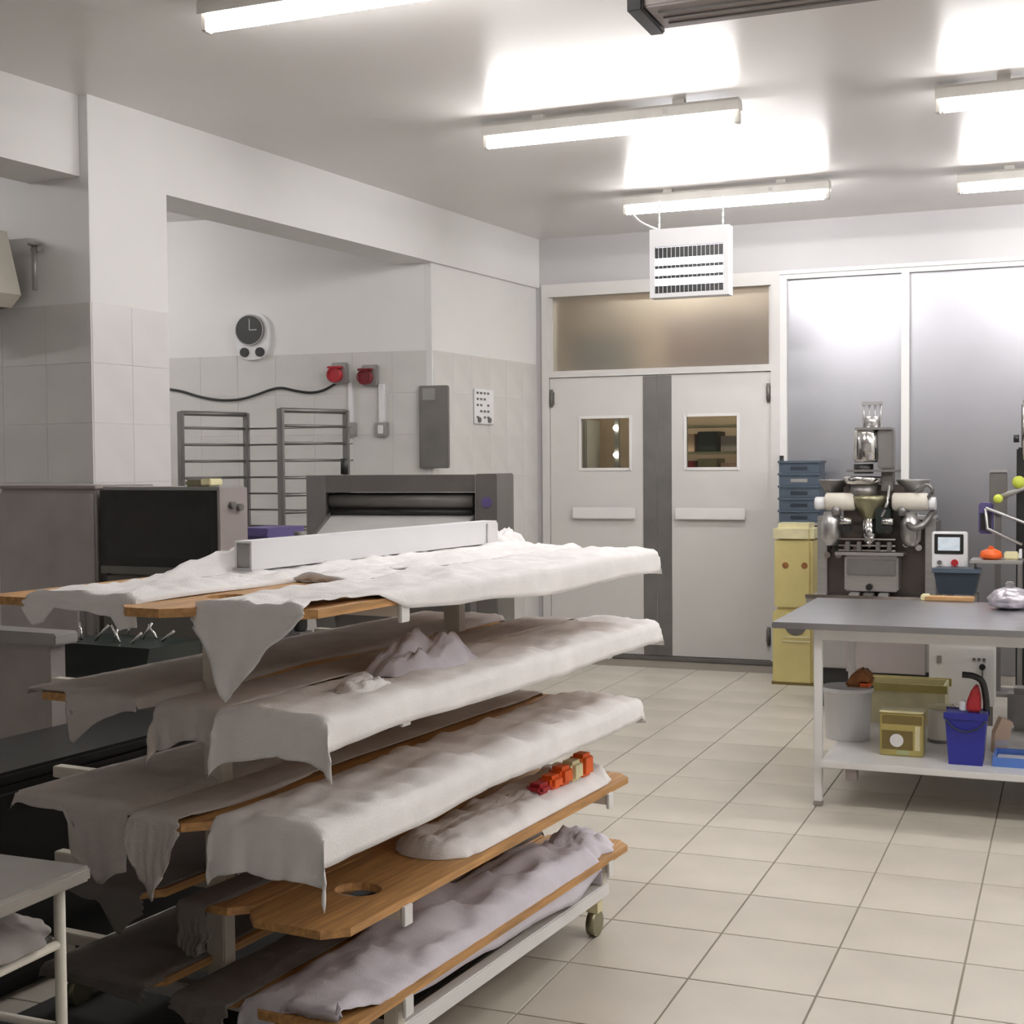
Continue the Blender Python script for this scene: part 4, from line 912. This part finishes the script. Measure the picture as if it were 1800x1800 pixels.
t = thing('side_shelf', 'small steel shelf with packets right of the control panel', 'shelf', (-0.40, 8.25, 0))
obj('shelf_plate', box(-0.14, 0.14, -0.12, 0.12, 0.965, 0.985, 0.003), GREYL, t); obj('lower_plate', box(-0.14, 0.14, -0.12, 0.12, 0.50, 0.52, 0.003), GREYL, t)
for x in (-0.125, 0.125):
    for y in (-0.105, 0.105): obj('leg', box(x - 0.01, x + 0.01, y - 0.01, y + 0.01, 0, 0.965), STEELD, t)
t = thing('orange_packet', 'orange bag lying on the small steel shelf', 'packet', (-0.43, 8.23, 0.9855))
b = BM(); lathe(b, [(0.04, 0), (0.065, 0.012), (0.055, 0.045), (0.02, 0.06)], n=16); obj('bag_body', b, ORANGE, t); obj('bag_tip', box(-0.015, 0.015, -0.015, 0.015, 0.055, 0.075, 0.005), ORANGE, t)
t = thing('cream_packet', 'small cream packet right of the orange bag', 'packet', (-0.315, 8.23, 0.9855))
obj('packet_body', box(-0.045, 0.035, -0.03, 0.03, 0, 0.045, 0.008), YELL, t); obj('packet_seal', box(0.035, 0.05, -0.03, 0.03, 0.01, 0.06, 0.002), WPLAST, t)

# yellow bins and blue crates beside the doors
t = thing('yellow_bin', 'tall yellow plastic bin with two dark holes beside the double door', 'bin', (-1.80, 9.62, 0))
X0, X1 = at(1358, 1180, 9.5)[0] + 1.80, at(1430, 1180, 9.5)[0] + 1.80
obj('lower_body', box(X0, X1, -0.13, 0.13, 0.0, 0.52, 0.02), YEL, t)
obj('upper_body', box(X0 + 0.01, X1 - 0.01, -0.12, 0.14, 0.52, 1.02, 0.02), YEL, t)
obj('film_top', box(X0 - 0.0, X1, -0.13, 0.15, 0.98, 1.12, 0.035), YELL, t, label='pale yellow bag folded over the top')
for x in (0.32, 0.78):
    b = BM(); cyl(b, (X0 + (X1 - X0) * x, -0.121, 0.83), 0.022, 0.006, 'y', 14); obj('hand_hole', b, BROWN, t)
b = BM(); cyl(b, ((X0 + X1) / 2 + 0.02, -0.131, 0.42), 0.075, 0.008, 'y', 24); obj('bin_mouth', b, GREYM, t)
for z in (0.30, 0.33): obj('rib', box(X0 + 0.07, X1 - 0.02, -0.136, -0.13, z, z + 0.01), YELL, t)
obj('base_band', box(X0 - 0.004, X1 + 0.004, -0.134, 0.134, 0, 0.02), GOLDD, t)
x0, x1 = at(1378, 860, 10.0)[0], at(1448, 860, 10.0)[0]
for i in range(5):
    z = 1.115 + i * 0.088
    t = thing('blue_crate', ('lowest', 'second lowest', 'middle', 'second highest', 'topmost')[i] + ' crate of the blue-grey stack behind the yellow bin', 'crate', ((x0 + x1) / 2 + 0.012 * ((i * 3) % 3 - 1), 10.0, z), 0, 'blue-grey crates stacked behind the yellow bin')
    h = (x1 - x0) / 2
    b = BM(); bx(b, -h, h, -0.12, 0.12, 0, 0.07); obj('crate_body', b, BLUEG, t); obj('crate_lip', bx(BM(), -h - 0.008, h + 0.008, -0.13, 0.13, 0.07, 0.086), BLUEG, t)
    obj('grip', box(-0.06, 0.06, -0.124, -0.12, 0.02, 0.045), GREYL if i == 3 else NAVY, t)
t = thing('crate_dolly', 'grey stand carrying the stack of blue-grey crates', 'stand', ((x0 + x1) / 2, 10.0, 0))
obj('stand_top', box(-0.16, 0.16, -0.14, 0.14, 1.09, 1.114), GREYL, t); obj('stand_column', box(-0.13, 0.13, -0.11, 0.11, 0, 1.09), STEELD, t)
t = thing('door_hook', 'small black hook on the door frame beside the blue crates', 'hook', at(1374, 815, YB - 0.035))
b = BM(); tube(b, [(0, 0, 0.04), (0, -0.03, 0.02), (0, -0.035, -0.03)], 0.012); obj('hook_body', b, BLACK, t); obj('hook_plate', box(-0.015, 0.015, -0.004, 0.004, -0.01, 0.06), BLACK, t)

# ------------------------------------------------------------------ left foreground and shadows
t = thing('low_steel_table', 'small steel table with pipe frame in the near left corner', 'table', (-1.73, 1.97, 0))
TZ2 = 0.80
obj('table_top', box(-0.85, 0.022, -1.2, 0.10, TZ2 - 0.03, TZ2, 0.006), mat('worn_steel', (0.30, 0.285, 0.27), 0.4, 0.7, var=0.12), t)
for x in (-0.80, -0.018):
    for y in (0.055, -1.15): b = BM(); tube(b, [(x, y, 0), (x, y, TZ2 - 0.03)], 0.011, 10); obj('leg', b, CREAM, t)
for z in (0.66, 0.50):
    for x in (-0.80, -0.018): b = BM(); tube(b, [(x, 0.045, z), (x, -1.14, z)], 0.009, 8); obj('side_bar', b, CREAM, t)
    b = BM(); tube(b, [(-0.79, 0.055, z), (-0.03, 0.055, z)], 0.009, 8); obj('end_bar', b, CREAM, t)
obj('wire_shelf', box(-0.79, -0.028, -1.14, 0.045, 0.668, 0.676), STEELD, t)
heap('table_rag', 'crumpled grey rag on the shelf of the near left table', 'rag', -2.03, 1.72, 0.678, 0.30, 0.36, 0.05, mat('rag_grey', (0.34, 0.31, 0.29), 0.9, var=0.2), 33)
t = thing('side_counter', 'low grey steel counter at the left edge behind the rack', 'counter', uv(3.65, -3.74, 0), -A)
obj('counter_top', box(-0.85, 0.0, 0, 0.12, 0.90, 0.945, 0.006), GREYL, t)
obj('counter_body', box(-0.80, -0.05, 0.03, 0.10, 0.10, 0.90), CABG, t)
for x in (-0.78, -0.08):
    for y in (0.05, 0.08): obj('leg', box(x - 0.02, x + 0.02, y - 0.02, y + 0.02, 0, 0.10), STEELD, t)
t = thing('tool_crate', 'dark green crate with glinting tools seen under the top tier', 'crate', uv(4.12, -3.84, 0.70), -A)
b = BM(); prism(b, [(-0.22, 0), (0.22, 0), (0.26, 0.16), (-0.26, 0.16)], -0.15, 0.15); obj('crate_body', b, DGREEN, t)
random.seed(5); b = BM()
for i in range(9):
    x, y = random.uniform(-0.18, 0.18), random.uniform(-0.1, 0.1)
    w_ = BM(); tube(w_, [(x, y, 0.162), (x + random.uniform(-0.06, 0.06), y + 0.02, 0.20 + random.random() * 0.03)], 0.006, 6); obj('tool_handle', w_, CHROME, t)
b.free()
t = thing('work_bench', 'long grey bench behind the rack carrying the dark green crate', 'bench', uv(4.2, -3.52, 0), -A)
obj('bench_top', box(-0.55, 0.35, -0.25, 0.10, 0.66, 0.699, 0.004), GREYW, t); obj('bench_shelf', box(-0.53, 0.33, -0.23, 0.08, 0.25, 0.27), GREYM, t)
for x in (-0.53, 0.33):
    for y in (-0.22, 0.07): obj('leg', box(x - 0.02, x + 0.02, y - 0.02, y + 0.02, 0, 0.66), STEELD, t)

# hanging cabinets in the store room, blurred behind the frosted pane
t = thing('brown_wall_cabinet', 'brown cabinet blurred behind the right half of the frosted pane', 'cabinet', (-2.75, 11.0, 2.25))
obj('cabinet_body', box(-0.35, 0.45, 0, 0.3, 0, 0.5, 0.006), mat('brown_laminate', (0.22, 0.09, 0.06), 0.5), t); obj('cabinet_door', box(-0.33, 0.05, -0.015, 0, 0.02, 0.48, 0.003), mat('brown_laminate', (0.22, 0.09, 0.06), 0.5), t)
obj('hanger_rod', box(-0.02, 0.02, 0.1, 0.14, 0.5, 1.1), STEELD, t)
t = thing('grey_wall_cabinet', 'grey cabinet blurred behind the left half of the frosted pane', 'cabinet', (-3.62, 11.0, 2.1))
obj('cabinet_body', box(-0.3, 0.2, 0, 0.3, 0, 0.52, 0.006), GREYM, t); obj('cabinet_door', box(-0.28, 0.18, -0.015, 0, 0.02, 0.5, 0.003), GREYM, t)
obj('hanger_rod', box(-0.02, 0.02, 0.1, 0.14, 0.52, 1.25), STEELD, t)
# base, round tub and mat added to darken the shaded floor left of the rack
t = thing('shade_base', 'low black block added to darken the floor under the left side of the rack', 'machine', uv(3.0, -3.35, 0), -A)
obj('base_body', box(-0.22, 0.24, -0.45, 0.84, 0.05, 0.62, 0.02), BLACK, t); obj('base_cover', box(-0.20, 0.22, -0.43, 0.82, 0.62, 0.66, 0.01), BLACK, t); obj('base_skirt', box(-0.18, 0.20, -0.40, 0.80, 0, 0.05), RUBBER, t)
t = thing('shade_tub', 'black round tub added to darken the floor beside the near left table', 'tub', uv(2.15, -2.75, 0), -A)
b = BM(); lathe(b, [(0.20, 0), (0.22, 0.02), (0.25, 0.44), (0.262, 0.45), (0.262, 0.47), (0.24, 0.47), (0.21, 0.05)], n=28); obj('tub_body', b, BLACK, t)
b = BM(); tube(b, spline([(0.10, -0.22, 0.475), (0.2, -0.12, 0.52), (0.24, 0.0, 0.50)], 5), 0.01); obj('tub_handle', b, STEEL, t)
t = thing('shade_mat', 'dark mat added as shade on the floor beneath the board rack', 'mat', uv(3.1, -2.45, 0.0005), -A)  # dark sheet stands in for the shade under the rack
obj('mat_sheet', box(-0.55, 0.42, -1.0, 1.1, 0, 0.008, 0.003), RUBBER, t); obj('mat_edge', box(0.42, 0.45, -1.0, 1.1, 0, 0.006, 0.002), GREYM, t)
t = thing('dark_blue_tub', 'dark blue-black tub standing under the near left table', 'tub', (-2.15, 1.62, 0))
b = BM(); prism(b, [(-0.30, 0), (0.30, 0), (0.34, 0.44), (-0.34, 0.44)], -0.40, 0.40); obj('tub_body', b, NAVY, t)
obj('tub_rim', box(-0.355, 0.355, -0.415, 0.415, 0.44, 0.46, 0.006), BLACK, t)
